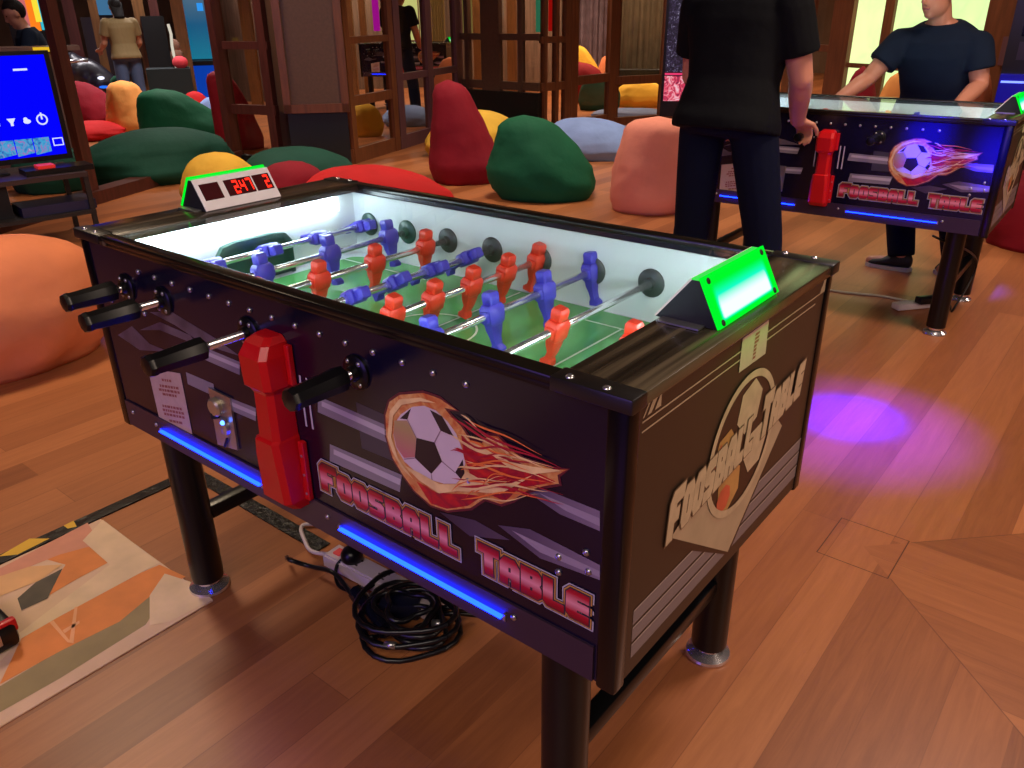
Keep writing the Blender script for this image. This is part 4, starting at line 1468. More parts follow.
p2 = person('person in navy t-shirt facing the camera with arms out on the far table', J2_, (-.15, -1), M_TEE2, M_JEAN, M_SKIN, build=1.04, sleeve=.60)


def simple_pose(p, f, h=1.0, armL=(.25, .35, .95), armR=(.25, .35, .95), look=None, lean=0.0):
    """standing figure facing f with both hands forward"""
    f = Vector((f[0], f[1], 0)).normalized()
    r = Vector((f.y, -f.x, 0))

    def w(a, b_, z):
        q = Vector((p[0], p[1], 0)) + r * a * h + f * b_ * h
        return (q.x, q.y, z * h)
    return dict(pelvis=w(0, 0, .93), neck=w(0, .04 + lean, 1.44), head=w(0, .08 + lean * 1.3, 1.58), look=look or (f.x, f.y, -.3),
                shL=w(-.19, .02 + lean, 1.37), shR=w(.19, .02 + lean, 1.37), elL=w(-.25, .08 + lean, 1.10), elR=w(.25, .08 + lean, 1.10),
                wrL=w(-armL[0], armL[1], armL[2]), wrR=w(armR[0], armR[1], armR[2]), handL=(f.x, f.y, -.3), handR=(f.x, f.y, -.3),
                thumbL=1, thumbR=-1, hipL=w(-.095, 0, .88), hipR=w(.095, 0, .88), knL=w(-.11, .02, .48), knR=w(.11, .02, .48), ankL=w(-.12, 0, .08), ankR=w(.12, 0, .08),
                toeL=w(-.14, .15, .02), toeR=w(.14, .15, .02))


# man behind the television, seen in profile; woman in jeans far back
q = at(43, 60, 9.55)
sd3 = Vector((-.62, -.78, 0))
p3 = person('person in dark t-shirt with head bowed, standing behind the television', simple_pose((q.x, q.y), (-.35, -.93), .88, look=(-.28, -.92, -.40), lean=.06), (-.35, -.93), M_TEE2, M_JEAN, M_SKIN2, vox=.010)
q = at(127, 60, 13.2)
p4 = person('person with long dark hair in olive top and jeans, back turned, far beyond the frame', simple_pose((q.x, q.y), (-.95, .2), .93, armL=(.24, .34, 1.02), armR=(.24, .30, 1.0)), (-.95, .2), M_OLIVE, M_JEAN2, M_SKIN2, hair_len=.16, vox=.011)
# copies of figure and table standing in for reflections in the mirror screen
p5 = copy_tree(p1)
q = at(400, 50, 12.0)
p5.location = (q.x, q.y, 0)
p5.rotation_euler = (0, 0, .25)
tag(p5, 'copied figure in black standing in for a reflection behind the mirror panes', 'person')
t3 = copy_tree(table)
q = at(411, 60, 13.4)
t3.location = (q.x, q.y, 0)
t3.rotation_euler = (0, 0, .42)
tag(t3, 'copied foosball table with a green lamp, standing in for a reflection behind the panes', 'foosball table', 'foosball tables')

# ------------------------------------------------------------------ floor things near the nearest table
# tournament mat with angular print
M_MAT = mat('pale_pink_mat', (220, 180, 146), .6, noise_scale=8, noise_amt=.08)
root = thing('floor_mat', 'floor mat printed with orange, khaki and pale pink angular shapes', 'mat', (-.115, -.6, 0))
b = MB(); b.box((-.409, -2.2, .0005), (.183, .030, .004)); base = b.build('mat_base', M_MAT, root)
mz = lambda o: (lambda p, q_: (p, q_, .004 + o))


def mf(pts):
    return [xy(*p) for p in pts]


def mpoly(name, polys, rgb, o, nz=.12):
    b = MB()
    for p in polys:
        b.flat(mf(p), None, mz(o))
    return b.build(name, mat(name + '_ink', rgb, .6, noise_scale=10, noise_amt=nz), root)


mpoly('khaki_print', [[(0, 688), (60, 652), (120, 622), (150, 596), (186, 586), (160, 604), (146, 626), (60, 680), (0, 714)]], (150, 128, 84), .0004)
mpoly('orange_print', [[(0, 686), (22, 640), (50, 615), (100, 592), (160, 566), (186, 578), (150, 598), (120, 623), (60, 653)], [(30, 556), (88, 536), (112, 562), (78, 580), (44, 600), (66, 566)]], (224, 128, 54), .0006)
mpoly('pink_print', [[(0, 570), (88, 524), (100, 545), (60, 556), (0, 580)]], (214, 140, 110), .0008)
mpoly('pale_print', [[(83, 542), (103, 521), (160, 564), (60, 618), (22, 640), (0, 664), (0, 650), (44, 616), (110, 566)], [(150, 597), (165, 575), (190, 583), (213, 601), (170, 623), (150, 627)]], (226, 192, 152), .0010)
mpoly('tan_leaf_print', [[(0, 578), (30, 568), (63, 566), (40, 582), (0, 598)]], (224, 168, 110), .0013)
mpoly('dark_wedge_print', [[(63, 570), (48, 600), (22, 612), (18, 600), (36, 584)]], (74, 62, 48), .0013, .5)
mpoly('white_mark_print', [[(50, 624), (54, 622), (70, 642), (75, 609), (78, 608), (74, 645), (68, 644)], [(63, 632), (80, 622), (80, 625), (65, 635)]], (236, 164, 110), .0014)
# dark bag-like thing at the left edge, on the mat
b = MB()
e = fl(6, 640)
root = thing('game_pedal', 'small black and red moulded device lying on the printed mat at the left edge', 'device', (e.x - .05, e.y - .06, .005))
b.box((e.x - .14, e.y - .16, .006), (e.x + .055, e.y + .02, .075), .015); b.build('case', M_BLACK, root, 'auto')
b = MB(); b.box((e.x + .030, e.y - .15, .045), (e.x + .050, e.y + .023, .079), .005); b.build('red_trim', M_RED, root, 'auto')
b = MB(); b.box((e.x + .054, e.y - .06, .03), (e.x + .058, e.y - .02, .06), .001); b.build('silver_badge', M_STEEL, root)

# black and yellow cable-cover tape
root = thing('floor_tape', 'black and yellow hazard tape running along the floor and under the nearest table', 'tape', (-.44, -.3, 0))
b = MB(); b.box((-.462, -2.4, .0005), (-.416, .375, .0045), .001); b.build('tape_run', mat('black_tape', (12, 10, 12), .4, spec=.3, bump=.3, bump_scale=30), root)
b = MB(); b.box((-.462, .328, .0005), (.23, .375, .0045), .001); b.build('tape_run', mat('creased_black_tape', (22, 23, 21), .4, spec=.3, noise_scale=40, noise_amt=.6, bump=.6, bump_scale=50), root)
M_YTAPE = mat('yellow_tape', (226, 176, 40), .4)
for pl_ in [mf(p_) for p_ in ([(-1, 558), (30, 540), (50, 540), (18, 556)], [(64, 527), (74, 522), (77, 528), (68, 530)])] + [[(-.458, y), (-.420, y + .06), (-.420, y + .2), (-.458, y + .14)] for y in (-.45, -.75, -1.05, -1.35, -1.65, -1.95)]:
    b = MB(); b.flat(pl_, None, lambda p, q_: (p, q_, .0052)); b.build('yellow_hazard_stripe', M_YTAPE, root)

# power strip under the table
M_WPL = mat('white_plastic', (206, 190, 192), .4)
pa, pb = fl(335, 562), fl(437, 616)
dv = (pb - pa).normalized(); nv = Vector((-dv.y, dv.x, 0))
root = thing('power_strip', 'white power strip with black plugs lying under the nearest table', 'power strip', (pa + pb) / 2)


def on_strip(b, l0, l1, n0, n1, z0, z1, bev=0):
    r = MB()
    b.rings([[pa + dv * l + nv * n_ + Vector((0, 0, z)) for l, n_ in ((l0, n0), (l1, n0), (l1, n1), (l0, n1))] for z in (z0, z1)])


ln_s = (pb - pa).length
b = MB(); on_strip(b, -.01, ln_s, -.03, .03, .003, .036); on_strip(b, -.005, ln_s - .005, -.025, .025, .036, .041); b.build('strip_body', M_WPL, root)
for k in range(4):
    b = MB(); c_ = .09 + k * .098
    for l_, n_ in ((c_ - .012, 0), (c_ + .010, .011), (c_ + .010, -.011)):
        on_strip(b, l_ - .004, l_ + .004, n_ - .0025, n_ + .0025, .041, .0415)
    b.build('socket', M_BROWNPR, root)
b = MB(); on_strip(b, .012, .035, -.012, .012, .041, .046); b.build('switch', mat('red_switch', (190, 60, 60), .4, emit=.3), root)
# cord of the strip
c0_ = pa - dv * .01 + Vector((0, 0, .02))
b = MB()
b.tube(smoothpts([c0_, fl(313, 555) + Vector((0, 0, .012)), fl(306, 545) + Vector((0, 0, .01)), fl(303, 528) + Vector((0, 0, .009)), (.16, .44, .01), (.05, .5, .01)], 8), .006, 8)
b.build('strip_cord', M_WPL, root, True)
root = thing('power_plug', 'round black plug pushed into the white power strip', 'plug', pa + dv * .075)
b = MB(); b.lathe(pa + dv * .075 + Vector((0, 0, .042)), [(.026, 0), (.030, .006), (.030, .022), (.022, .034), (.012, .040)], seg=20); b.build('plug_body', M_BLACK, root, 'auto')
b = MB(); b.tube(smoothpts([pa + dv * .07 + Vector((0, 0, .06)), fl(338, 575) + Vector((0, 0, .03)), fl(340, 590) + Vector((0, 0, .012)), fl(365, 596) + Vector((0, 0, .02)), fl(395, 584) + Vector((0, 0, .05)), fl(415, 575) + Vector((0, 0, .055)), fl(440, 580) + Vector((0, 0, .03))], 8), .005, 8)
b.build('plug_cord', M_BLACK, root, True)
# coil of black cable with adapter
cc = fl(408, 630); cc.z = 0
root = thing('cable_coil', 'untidy coil of black cables and ties on the floor under the nearest table', 'cable', cc)
M_CABLE = mat('black_cable', (16, 16, 20), .3)
for j in range(9):
    b = MB()
    pts = []
    for k in range(26):
        a = 2 * math.pi * k / 25
        rr_ = .118 + .014 * math.sin(3 * a + j * 1.7) - .022 * (j % 4)
        pts.append((cc.x + math.cos(a) * rr_ * 1.05, cc.y + math.sin(a) * rr_ * .9, .012 + .0095 * j + .006 * math.sin(2 * a + j * 1.7)))
    b.tube(pts, .0065, 8, cap=False)
    b.build('cable_loop', M_CABLE, root, True)
for pts in ([(384, 600), (388, 615), (380, 640), (372, 650)], [(420, 575), (418, 595), (430, 610), (425, 625)], [(428, 580), (424, 600), (436, 612), (440, 625)], [(470, 617), (450, 620), (430, 615), (415, 620)], [(480, 622), (455, 626), (432, 622)],
            [(288, 563), (292, 572), (310, 572), (335, 585), (352, 600), (365, 620), (380, 640)]):
    b = MB(); b.tube(smoothpts([fl(*p) + Vector((0, 0, .02 + .02 * (i % 2))) for i, p in enumerate(pts)], 7), .006, 8); b.build('loose_cable', M_CABLE, root, True)
b = MB()
q0, q1 = fl(358, 605), fl(388, 645)
b.tube([q0 + Vector((0, 0, .04)), q1 + Vector((0, 0, .045))], .022, 10)
b.build('bundled_wrap', mat('glossy_black_wrap', (14, 16, 30), .2), root, 'auto')
for p in ((390, 662), (437, 640), (375, 628)):
    b = MB(); k = fl(*p); b.tube([k + Vector((-.012, 0, .045)), k + Vector((.012, .01, .05))], .009, 8); b.build('silver_tie', M_STEEL, root, True)
root = thing('power_adapter', 'black box power adapter beside the coil of cables under the nearest table', 'adapter', fl(400, 612))
k = fl(402, 612); b = MB(); b.box((k.x - .05, k.y - .035, .003), (k.x + .05, k.y + .035, .05), .006, Matrix.Rotation(.6, 3, 'Z')); b.build('adapter_case', mat('blue_black_plastic', (18, 20, 44), .3), root, 'auto')

# white cord and plug bank by the far table
M_CORD = mat('white_cord', (196, 182, 168), .5)
b = MB(); b.tube(smoothpts([fl(828, 291) + Vector((0, 0, .006)), fl(850, 294) + Vector((0, 0, .006)), fl(880, 297) + Vector((0, 0, .006)), fl(905, 302) + Vector((0, 0, .008)), fl(912, 306) + Vector((0, 0, .02))], 8), .006, 8)
single(b, 'extension_cable', M_CORD, 'thin white cord lying on the floor between the two tables', 'cord', fl(860, 295), None, True)
k = fl(914, 309)
root = thing('extension_block', 'short white extension block with black plug at the leg of the far table', 'power strip', k)
b = MB(); b.box((k.x - .11, k.y - .03, .002), (k.x + .08, k.y + .03, .035), .008, Matrix.Rotation(.9, 3, 'Z')); b.build('block_body', M_WPL, root, 'auto')
b = MB(); b.box((k.x - .01, k.y - .0, .034), (k.x + .10, k.y + .05, .07), .01, Matrix.Rotation(.9, 3, 'Z')); b.build('black_plug', M_BLACK, root, 'auto')
b = MB(); b.tube(smoothpts([k + Vector((.06, .06, .05)), k + Vector((.13, .12, .02)), k + Vector((.16, .06, .01)), k + Vector((.2, .14, .25)), (1.10, 3.02, .47)], 8), .005, 8); b.build('black_lead', M_CABLE, root, True)

# ------------------------------------------------------------------ television on its rack
tr_ = at(71, 156, 6.25)
ql = ray(-1, 164); lt = CAM + ql * ((tr_.z - CAM.z) / ql.z)
tdir = Vector((lt.x - tr_.x, lt.y - tr_.y, 0)).normalized()
tn = Vector((-tdir.y, tdir.x, 0))
if tn.dot(CAM - tr_) < 0:
    tn = -tn
TW, TZ0, TZ1 = 1.35, tr_.z, at(55, 52, 6.25).z
root = thing('television', 'flat television with a plain blue menu screen on a metal rack at the left edge', 'television', (tr_.x + tdir.x * TW / 2, tr_.y + tdir.y * TW / 2, TZ0 - .06))


def tvp(w_, z, o):
    return tr_ + tdir * w_ + tn * o + Vector((0, 0, z))


def tvbox(b, w0, w1, z0, z1, o0, o1):
    b.rings([[tvp(w_, z, o) for w_, z in ((w0, z0), (w1, z0), (w1, z1), (w0, z1))] for o in (o0, o1)])


TH = TZ1 - TZ0
b = MB(); tvbox(b, -.012, TW + .012, -.014, TH + .012, -.05, -.004); b.build('tv_body', M_BLACK, root)
b = MB(); tvbox(b, 0.02, TW - .02, .02, TH - .012, -.004, .001); scn = b.build('tv_screen', emis('blue_screen', (4, 4, 255), 1.0), root)
b = MB(); tvbox(b, .4, .95, -.06, -.05, -.15, .1); tvbox(b, .62, .74, -.06, 0, -.05, -.03); b.build('tv_stand', M_BLACK, root)
M_ICON = emis('white_icon', (225, 230, 255), 1.0)


def tvflat(name, polys, material, o=.0022):
    b = MB()
    for p, h_ in polys:
        b.flat(p, h_, lambda x_, z_: tvp(x_, z_, o))
    return b.build(name, material, scn)


px = TH / 104.0      # metres per photo pixel on the screen
ic = lambda u: (66 - u) * px * 1.02
zc = .245
tvflat('power_icon', [(circle(ic(47), zc, .034, 24), [circle(ic(47), zc, .025, 24)]), ([(ic(47) - .005, zc), (ic(47) + .005, zc), (ic(47) + .005, zc + .042), (ic(47) - .005, zc + .042)], None)], M_ICON)
tvflat('cloud_icon', [(circle(ic(33), zc - .005, .022, 14, .014), None), (circle(ic(32), zc + .008, .013, 12), None)], M_ICON)
tvflat('cup_icon', [([(ic(19) - .025, zc + .02), (ic(19) + .025, zc + .02), (ic(19) + .008, zc - .008), (ic(19) + .008, zc - .025), (ic(19) - .008, zc - .025), (ic(19) - .008, zc - .008)], None)], M_ICON)
tvflat('square_icon', [([(ic(5) - .02, zc - .02), (ic(5) + .02, zc - .02), (ic(5) + .02, zc + .02), (ic(5) - .02, zc + .02)], None)], M_ICON)
tvflat('clock_bar', [([(ic(40) + .05, TH - .10), (ic(40) - .03, TH - .10), (ic(40) - .03, TH - .088), (ic(40) + .05, TH - .088)], None)], M_ICON)
tvflat('monitor_outline', [([(ic(62), .075), (ic(52), .075), (ic(52), .125), (ic(62), .125)], [[(ic(62) + .006, .081), (ic(52) - .006, .081), (ic(52) - .006, .119), (ic(62) + .006, .119)]])], M_ICON)
MOS = ramp_mat('mosaic_thumbnail', [(.3, (30, 40, 170)), (.5, (60, 170, 220)), (.62, (150, 110, 190)), (.75, (225, 225, 250))], 'X', -3, 3, .5, .9, 1.0, 22)
for u0, u1 in ((49, 34), (33, 17), (16, 0)):
    tvflat('thumbnail', [([(ic(u0), .045), (ic(u1), .03), (ic(u1), .135), (ic(u0), .135)], None)], MOS)

M_RACK = mat('black_metal_rack', (26, 22, 24), .45)
root = thing('tv_rack', 'black metal rack with two shelves under the blue television', 'rack', (tr_.x + tdir.x * .6, tr_.y + tdir.y * .6, 0))
rz = TZ0 - .065
rw0, rw1 = .0, 1.5
fo = .30
legf = fl(85, 233)
b = MB(); tvbox(b, rw0, rw1, rz - TZ0 - .03, rz - TZ0, -.24, fo); b.build('shelf', mat('brown_shelf_board', (52, 36, 36), .4), root)
zl = at(80, 208, 6.05).z
b = MB(); tvbox(b, rw0, rw1, zl - TZ0 - .025, zl - TZ0, -.24, fo); b.build('shelf', M_RACK, root)
for w_ in (rw0, rw1):
    for o in (-.22, fo - .02):
        b = MB(); tvbox(b, w_, w_ + .03, -TZ0, rz - TZ0 - .03, o - .012, o + .012); b.build('leg', M_RACK, root)
root = thing('game_console', 'flat black console with a red light on the rack top under the television', 'console', tvp(.15, rz - TZ0, .12))
b = MB(); tvbox(b, -.06, .34, rz - TZ0 + .001, rz - TZ0 + .035, .06, .24); b.build('console_case', M_BLACK, root)
b = MB(); tvbox(b, .16, .26, rz - TZ0 + .036, rz - TZ0 + .055, .12, .22); b.build('red_controller', mat('red_glow_plastic', (200, 40, 36), .4, emit=.4), root)
b = MB(); tvbox(b, -.02, .42, zl - TZ0 + .001, zl - TZ0 + .06, .0, .26)
single(b, 'media_box', mat('dark_blue_box', (26, 26, 62), .4), 'dark blue flat box on the lower shelf of the television rack', 'media box', tvp(.2, zl - TZ0, .12))
b = MB(); tvbox(b, .46, 1.2, zl - TZ0 + .001, rz - TZ0 - .04, -.2, .2)
single(b, 'speaker_box', M_MATTE, 'black box speaker standing on the lower shelf under the television', 'speaker', tvp(.8, zl - TZ0, .0))

# ------------------------------------------------------------------ far things beyond the open frame
def facing_box(b, u, v, d, w, z0, z1, dep, yaw=0.0):
    c_ = at(u, v, d)
    hd = Vector((c_.x - CAM.x, c_.y - CAM.y, 0)).normalized()
    hd = Matrix.Rotation(yaw, 3, 'Z') @ hd
    sd_ = Vector((hd.y, -hd.x, 0))
    g = Vector((c_.x, c_.y, 0))
    b.rings([[g + sd_ * a + hd * o + Vector((0, 0, z)) for a, z in ((-w / 2, z0), (w / 2, z0), (w / 2, z1), (-w / 2, z1))] for o in (0, dep)])
    return g


def zat(u, v, d):
    return at(u, v, d).z


def far_post(u, d, w, material, h=3.2):
    b = MB(); g = facing_box(b, u, 60, d, w, 0, h, .1)
    return struct(b, 'trim_%d' % (10 + len([o for o in bpy.data.objects if o.name.startswith('trim_')])), material)


for u, d, w, M_ in ((63, 10.5, .10, M_WOODP), (80, 15.5, .16, M_WOODD), (104, 15, .12, M_WOODY), (148, 15.2, .16, M_WOODY), (163, 15.6, .14, M_WOODD), (186, 14.3, .18, M_WOODY), (219, 12.4, .12, M_WOODY)):
    far_post(u, d, w, M_)
# cyan-lit cabinet
d = 14.8
g = at(203, 60, d)
root = thing('arcade_cabinet', 'tall cabinet glowing cyan beyond the open frame', 'arcade cabinet', (g.x, g.y, 0))
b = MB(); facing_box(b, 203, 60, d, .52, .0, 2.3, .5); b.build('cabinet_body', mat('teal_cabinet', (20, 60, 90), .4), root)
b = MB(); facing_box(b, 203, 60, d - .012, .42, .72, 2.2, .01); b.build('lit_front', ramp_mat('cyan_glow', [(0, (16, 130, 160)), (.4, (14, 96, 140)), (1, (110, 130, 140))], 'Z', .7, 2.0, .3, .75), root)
b = MB()
for du in (-.23, .23):
    c_ = at(203, 60, d - .02); hd = Vector((c_.x - CAM.x, c_.y - CAM.y, 0)).normalized(); s_ = Vector((hd.y, -hd.x, 0))
    b.tube([Vector((c_.x, c_.y, .72)) + s_ * du, Vector((c_.x, c_.y, 2.2)) + s_ * du], .012, 6)
b.build('edge_light', emis('cyan_edge', (60, 220, 220), 1.0), root)
b = MB(); facing_box(b, 203, 60, d - .03, .5, .08, .62, .02); b.build('blue_front', emis('blue_glow', (16, 70, 190), .7), root)
b = MB(); facing_box(b, 203, 60, d - .25, .5, .64, .70, .24); b.build('control_deck', M_BLACK, root)
b = MB(); facing_box(b, 200, 8, d - .03, .09, zat(200, 11, d), zat(200, 3, d), .012); b.build('square_sign', emis('blue_sign', (50, 150, 240), 1), root)
# draped table with bits
d = 13.8
b = MB(); g = facing_box(b, 168, 68, d, .62, 0, zat(168, 69, d), .5)
single(b, 'draped_table', mat('black_green_drape', (14, 26, 28), .8), 'low table under a black cloth far beyond the open frame', 'table', g)
zt_ = zat(168, 69, d)
b = MB(); c_ = at(180, 62, d + .2); b.ball((c_.x, c_.y, zt_ + .08), (.13, .11, .09), 14)
single(b, 'red_cushion', mat('red_plush', (214, 60, 70), .8, emit=.1), 'red plush cushion on the black draped table', 'cushion', (c_.x, c_.y, zt_), None, True)
b = MB(); c_ = at(176, 50, d + .42); b.ball((c_.x, c_.y, zt_ + .28), (.07, .07, .12), 12); b.ball((c_.x, c_.y, zt_ + .16), (.10, .09, .12), 12)
single(b, 'plush_toy', mat('brown_plush', (128, 92, 74), .9), 'brown plush toy sitting behind the red cushion', 'toy', (c_.x, c_.y, zt_), None, True)
b = MB(); p_ = [at(168, 24, d + .3), at(171, 34, d + .3), at(172, 46, d + .3), at(174, 56, d + .3)]; b.tube(p_, .02, 8)
b.tube([p_[-1], Vector((p_[-1].x, p_[-1].y, zt_))], .015, 8)
single(b, 'white_lamp_stem', emis('white_tube', (235, 225, 205), .8), 'thin white lit stem standing on the black draped table', 'lamp', (p_[-1].x, p_[-1].y, zt_), None, True)
b = MB(); g = facing_box(b, 156, 40, d + 1.2, .34, 0, zat(156, 16, d + 1.2), .3)
single(b, 'black_cabinet', M_MATTE, 'tall black cabinet behind the draped table', 'cabinet', g)
# tv stand the woman faces
d = 15.8
g = at(104, 40, d)
root = thing('display_stand', 'dark games stand with a pale blue screen in front of the person in jeans', 'games stand', (g.x, g.y, 0))
b = MB(); facing_box(b, 106, 60, d, .50, 0, zat(106, 17, d), .4); b.build('stand_body', mat('dark_maroon_stand', (30, 18, 26), .5), root)
b = MB(); facing_box(b, 104, 10, d + .2, .34, zat(104, 17, d), zat(104, -22, d), .05); b.build('screen_back', M_BLACK, root)
b = MB(); facing_box(b, 104, 10, d + .18, .30, zat(104, 15, d), zat(104, -20, d), .015); b.build('screen', emis('pale_blue_screen', (70, 120, 160), .8), root)
# ride-on game silhouette
d = 14.6
g = at(88, 80, d)
root = thing('ride_on_game', 'dark motorcycle-shaped game machine beyond the open frame', 'game machine', (g.x, g.y, 0))
b = MB()
pp = lambda u, v, o=0: at(u, v, d + o)
b.tube(smoothpts([pp(64, 58), pp(76, 66), pp(90, 70), pp(104, 80), pp(112, 90)], 6), [.10] + [.16] * 23 + [.10], 12)
b.ball(pp(76, 72), (.24, .24, .22), 14)
b.ball(pp(100, 84), (.22, .22, .2), 14)
b.tube([pp(88, 78), Vector((pp(88, 100).x, pp(88, 100).y, 0))], .16, 10)
remesh(b, .03, 'game_body', mat('dark_grey_shell', (34, 30, 40), .35), root, 3)
b = MB(); b.tube([pp(66, 62, -.25), pp(88, 60, -.25)], .025, 8); b.build('handlebar', M_STEEL, root, True)
b = MB(); b.ball(pp(101, 78, -.3), (.05, .05, .025), 10); b.build('white_light', emis('white_light', (235, 235, 255), 1.4), root, True)
b = MB(); b.ball(pp(104, 87, -.3), (.07, .07, .02), 10); b.build('blue_light', emis('blue_light', (40, 110, 240), 1.2), root, True)
# rainbow-lit sign behind the man
d = 10.4
g = at(40, 20, d)
root = thing('light_sign', 'vertical sign glowing orange, yellow and cyan behind the person at the television', 'sign', (g.x, g.y, 0))
b = MB(); facing_box(b, 33, 20, d + .02, .46, 0.0, 2.6, .05); b.build('sign_board', M_MATTE, root)
for u, w, v0, M_ in ((25, .10, 26, emis('pink_glow', (214, 110, 110), .9)), (31, .13, 31, emis('orange_glow', (255, 130, 30), 1.0)), (38, .14, 22, emis('yellow_glow', (250, 225, 60), 1.0)), (43, .08, 30, emis('cyan_glow2', (60, 200, 220), .9))):
    b = MB(); facing_box(b, u, 15, d, w, zat(u, v0, d), 2.5, .015); b.build('light_panel', M_, root)
d = 8.7
b = MB(); g = facing_box(b, 16, 49, d, 1.0, zat(16, 52, d), zat(16, 47.5, d), .35)
facing_box(b, 16, 49, d + .1, .8, 0, zat(16, 52, d), .15)
single(b, 'counter', mat('brown_counter', (120, 92, 80), .35), 'pale topped counter behind the top of the television', 'counter', (g.x, g.y, 0))
b = MB(); g = facing_box(b, 46, 50, d - .06, .2, zat(46, 51.5, d), zat(46, 47, d), .14)
single(b, 'lit_edge_board', emis('yellow_orange_edge', (240, 190, 40), .9), 'glowing yellow edge board beside the counter above the television', 'light board', (g.x, g.y, 0))

# coloured sheets and glows standing in for reflections in the mirror screens
def hang(u, v0, v1, d, w, M_, name, label, cat):
    b = MB()
    c_ = at(u, 30, d)
    hd = Vector((c_.x - CAM.x, c_.y - CAM.y, 0)).normalized(); s_ = Vector((hd.y, -hd.x, 0))
    z0, z1 = max(0, zat(u, v1, d)), max(2.6, zat(u, v0, d))
    n = 24
    top = [Vector((c_.x, c_.y, 0)) + s_ * (w * (k / n - .5)) + hd * .03 * math.sin(k * 1.9) for k in range(n + 1)]
    ptsf = top + [p + hd * .02 for p in reversed(top)]
    b.rings([[p + Vector((0, 0, z)) for p in ptsf] for z in (z0, z1)])
    return single(b, name, M_, label, cat, (c_.x, c_.y, z0))


hang(377, -40, 31, 13.6, .10, emis('magenta_glow', (190, 20, 190), .8), 'light_column', 'thin magenta light column behind the panes right of the pillar', 'light')
hang(409, -40, 40, 15.5, .34, emis('pale_yellow_glow', (225, 240, 160), 1.0), 'bright_window_sheet', 'bright pale yellow window behind the dim figure in the panes', 'window')  # emissive sheet in place of a bright window reflected in the pane
hang(424, -40, 40, 15.6, .14, emis('pale_yellow_glow2', (230, 225, 150), .9), 'bright_window_sheet', 'narrow bright window right of the dim figure in the panes', 'window')
hang(438, -40, 42, 15.4, .26, mat('ochre_curtain', (120, 98, 56), .7, emit=.15), 'ochre_curtain', 'ochre curtain behind the panes above the green lamp reflection', 'curtain')
hang(470, -40, 34, 15.0, .24, emis('olive_yellow_glow', (150, 140, 80), .6), 'bright_window_sheet', 'dull yellow window in the pane left of the wide timber panel', 'window')
hang(541, -40, 32, 15.0, .18, emis('teal_glow', (60, 150, 120), .6), 'glow_sheet', 'teal glowing panel high behind the panes', 'light')  # emissive sheets added for the teal and red glow in the panes
hang(553, -40, 31, 14.6, .16, emis('red_glow', (190, 20, 16), .7), 'glow_sheet', 'red glowing panel high behind the panes beside the teal one', 'light')
hang(590, -40, 78, 16.2, .80, mat('grey_purple_curtain', (96, 80, 92), .7, noise_scale=8, noise_amt=.3), 'purple_curtain', 'grey purple pleated curtain behind the pane between two timber posts', 'curtain')
hang(640, -40, 76, 14.0, .80, mat('grey_brown_hanging', (104, 94, 78), .7, noise_scale=4, noise_amt=.25), 'brown_curtain', 'grey brown curtain behind the pane left of the standing person', 'curtain')
b = MB(); g = facing_box(b, 640, 85, 13.5, .85, 0.0, zat(640, 70, 13.5), .3)
single(b, 'dark_bench', M_MATTE, 'long dark bench under the grey brown curtain', 'bench', g)
# upright game screen beside the standing person
d = 9.8
g = at(680, 90, d)
root = thing('game_screen', 'upright dark game screen with pink and red picture beside the standing person', 'game screen', (g.x, g.y, 0))
b = MB(); facing_box(b, 684, 60, d, .46, 0.25, 2.3, .12); b.build('screen_case', M_BLACK, root)
b = MB(); facing_box(b, 684, 60, d - .01, .40, zat(684, 72, d), 2.2, .008); b.build('upper_picture', ramp_mat('speckled_screen', [(.45, (14, 12, 24)), (.6, (60, 46, 80)), (.75, (190, 190, 210))], 'X', -1, 1, .4, .8, 1.0, 40), root)
b = MB(); facing_box(b, 684, 60, d - .01, .40, zat(684, 101, d), zat(684, 76, d), .008); b.build('lower_picture', ramp_mat('pink_screen', [(.35, (90, 20, 60)), (.5, (220, 60, 90)), (.65, (240, 190, 200))], 'X', -1, 1, .4, 1.0, 1.0, 14), root)
b = MB(); facing_box(b, 684, 60, d - .012, .40, zat(684, 75, d), zat(684, 73, d), .008); b.build('pink_line', emis('pink_line', (230, 60, 110), 1.0), root)
b = MB(); facing_box(b, 684, 46, d - .014, .10, zat(684, 47, d), zat(684, 43.5, d), .008); b.build('white_glint', emis('white_glint', (230, 230, 235), 1.0), root)
# blue-lit cabinet at the right edge
d = 6.3
g = at(1018, 80, d)
root = thing('arcade_cabinet', 'dark arcade cabinet with a bright blue light bar at the right edge', 'arcade cabinet', (g.x, g.y, 0))
b = MB(); facing_box(b, 1052, 60, d, .52, 0, zat(1030, -10, d), .5); b.build('cabinet_body', mat('dark_purple_cabinet', (34, 22, 44), .35), root)
b = MB(); facing_box(b, 1053, 60, d - .10, .52, zat(1020, 104, d), zat(1020, 74, d), .1); b.build('blue_front', mat('deep_blue_front', (16, 10, 120), .35, emit=.45, ecol=(14, 8, 170)), root)
b = MB(); facing_box(b, 1053, 60, d - .11, .50, zat(1020, 82, d), zat(1020, 80, d), .01); b.build('light_bar', emis('bright_blue_bar', (120, 140, 255), 2.0), root)
b = MB(); facing_box(b, 1053, 60, d - .012, .40, zat(1020, 60, d), zat(1020, 42, d), .01); b.build('marquee_panel', mat('dim_panel', (70, 56, 84), .3), root)
b = MB(); facing_box(b, 1053, 60, d - .012, .40, zat(1020, 36, d), zat(1020, 2, d), .01); b.build('dark_screen', mat('dark_screen', (22, 20, 26), .15), root)

# ------------------------------------------------------------------ light
w = bpy.data.worlds.new('world')
S.world = w
w.use_nodes = True
w.node_tree.nodes['Background'].inputs['Color'].default_value = lin((150, 120, 110)) + (1,)
w.node_tree.nodes['Background'].inputs['Strength'].default_value = .3


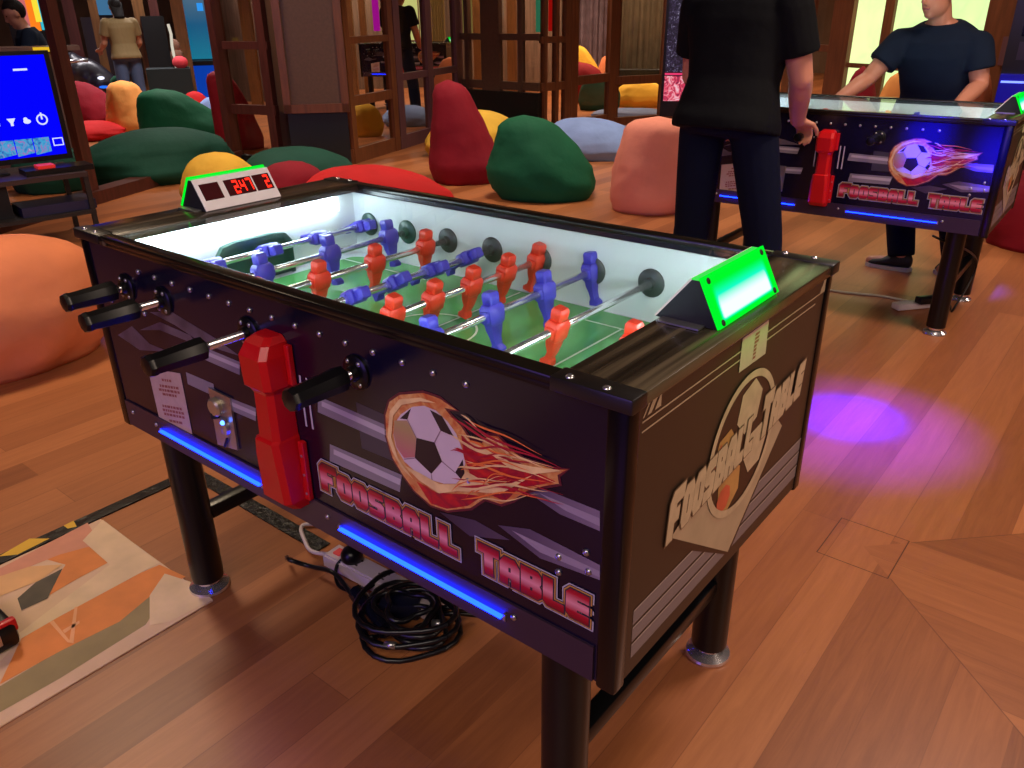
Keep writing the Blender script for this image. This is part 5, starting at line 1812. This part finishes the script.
def area(name, loc, target, size, power, rgb, size_y=None):
    l = bpy.data.lights.new(name, 'AREA')
    l.energy = power
    l.color = lin(rgb)
    l.size = size
    if size_y:
        l.shape = 'RECTANGLE'
        l.size_y = size_y
    o = bpy.data.objects.new(name, l)
    o.location = loc
    o.rotation_euler = (Vector(target) - Vector(loc)).to_track_quat('-Z', 'Y').to_euler()
    COL.objects.link(o)
    return o


def spot(name, loc, target, power, rgb, ang, blend=.6):
    l = bpy.data.lights.new(name, 'SPOT')
    l.energy = power
    l.color = lin(rgb)
    l.spot_size = math.radians(ang)
    l.spot_blend = blend
    l.shadow_soft_size = .05
    o = bpy.data.objects.new(name, l)
    o.location = loc
    o.rotation_euler = (Vector(target) - Vector(loc)).to_track_quat('-Z', 'Y').to_euler()
    COL.objects.link(o)
    return o


def down(x, y, power, rgb=(255, 234, 214), ang=118, soft=.35, z=3.4, tx=0, ty=0):
    o = spot('ceiling_and_fill_spot', (x, y, z), (x + tx, y + ty, 0), power, rgb, ang, .8)
    o.data.shadow_soft_size = soft


area('ceiling_and_fill_light', (1.9, -2.2, 3.4), (.6, .4, 0), 2.2, 95, (255, 236, 220))
down(-2.4, .6, 330, (255, 226, 190))
down(1.9, 2.6, 300, (255, 228, 214))
down(-2.2, 4.4, 310)
down(-.5, 6.2, 220)
down(-4.0, 7.5, 330)
down(-5.0, 3.2, 250, (255, 226, 206))
down(-8.0, 5.0, 700, (235, 225, 220))
down(-10.5, 6.5, 600, (226, 220, 224))
down(-6.5, 11.0, 900, (255, 234, 210))
down(-10.0, 10.0, 700, (240, 228, 215), ang=150)  # this and the other wide spots are added to brighten the far walls
down(-13.0, 4.0, 700, (235, 225, 225), ang=150)
down(-5.0, 14.5, 700, (255, 234, 210), ang=150)
down(-2.0, 11.0, 600, (255, 234, 210))
down(3.2, 6.5, 300, (255, 228, 210))
area('ceiling_and_fill_light', (4.6, .8, 3.0), (1.4, .5, .6), 1.6, 70, (255, 228, 205))  # added fill from the right that lights the end panel
area('ceiling_and_fill_light', (.5, -5.6, 2.0), (.7, 0, .7), 2.4, 75, (150, 110, 255))  # added purple fill, tints the side panel of the near table
area('ceiling_and_fill_light', (-7.5, 8.5, 3.2), (-9.5, 11.5, 1.4), 1.5, 90, (255, 226, 196))  # added wash to lift the far walls behind the panes
area('ceiling_and_fill_light', (-4.5, 10.5, 3.2), (-6.0, 14.0, 1.4), 1.5, 110, (255, 226, 196))  # second added wash on the far walls
spot('purple_spot', (1.9, 2.9, 3.3), (1.13, 2.06, 0), 36000, (10, 0, 255), 7.0, 1.0)
spot('purple_spot', (1.9, 2.9, 3.3), (1.16, 2.0, 0), 4200, (70, 0, 255), 16, 1.0)
area('green_lamp', (L + .035, .367, .99), (L + .10, .367, .90), .16, .28, (30, 255, 70), .03)
area('green_lamp', (table2.location.x + L / 2 + .03, table2.location.y + .03, .99), (table2.location.x + L / 2 + .1, table2.location.y + .03, .90), .16, .25, (30, 255, 70), .03)
spot('blue_reflection_fill', (1.1, 1.2, 2.6), (1.0, 3.06, .875), 9000, (10, 10, 255), 5, 1.0)  # added spots imitate LED strip reflections on the second table's panel
spot('blue_reflection_fill', (1.35, 1.2, 2.6), (1.25, 3.07, .84), 9000, (10, 10, 255), 4.5, 1.0)
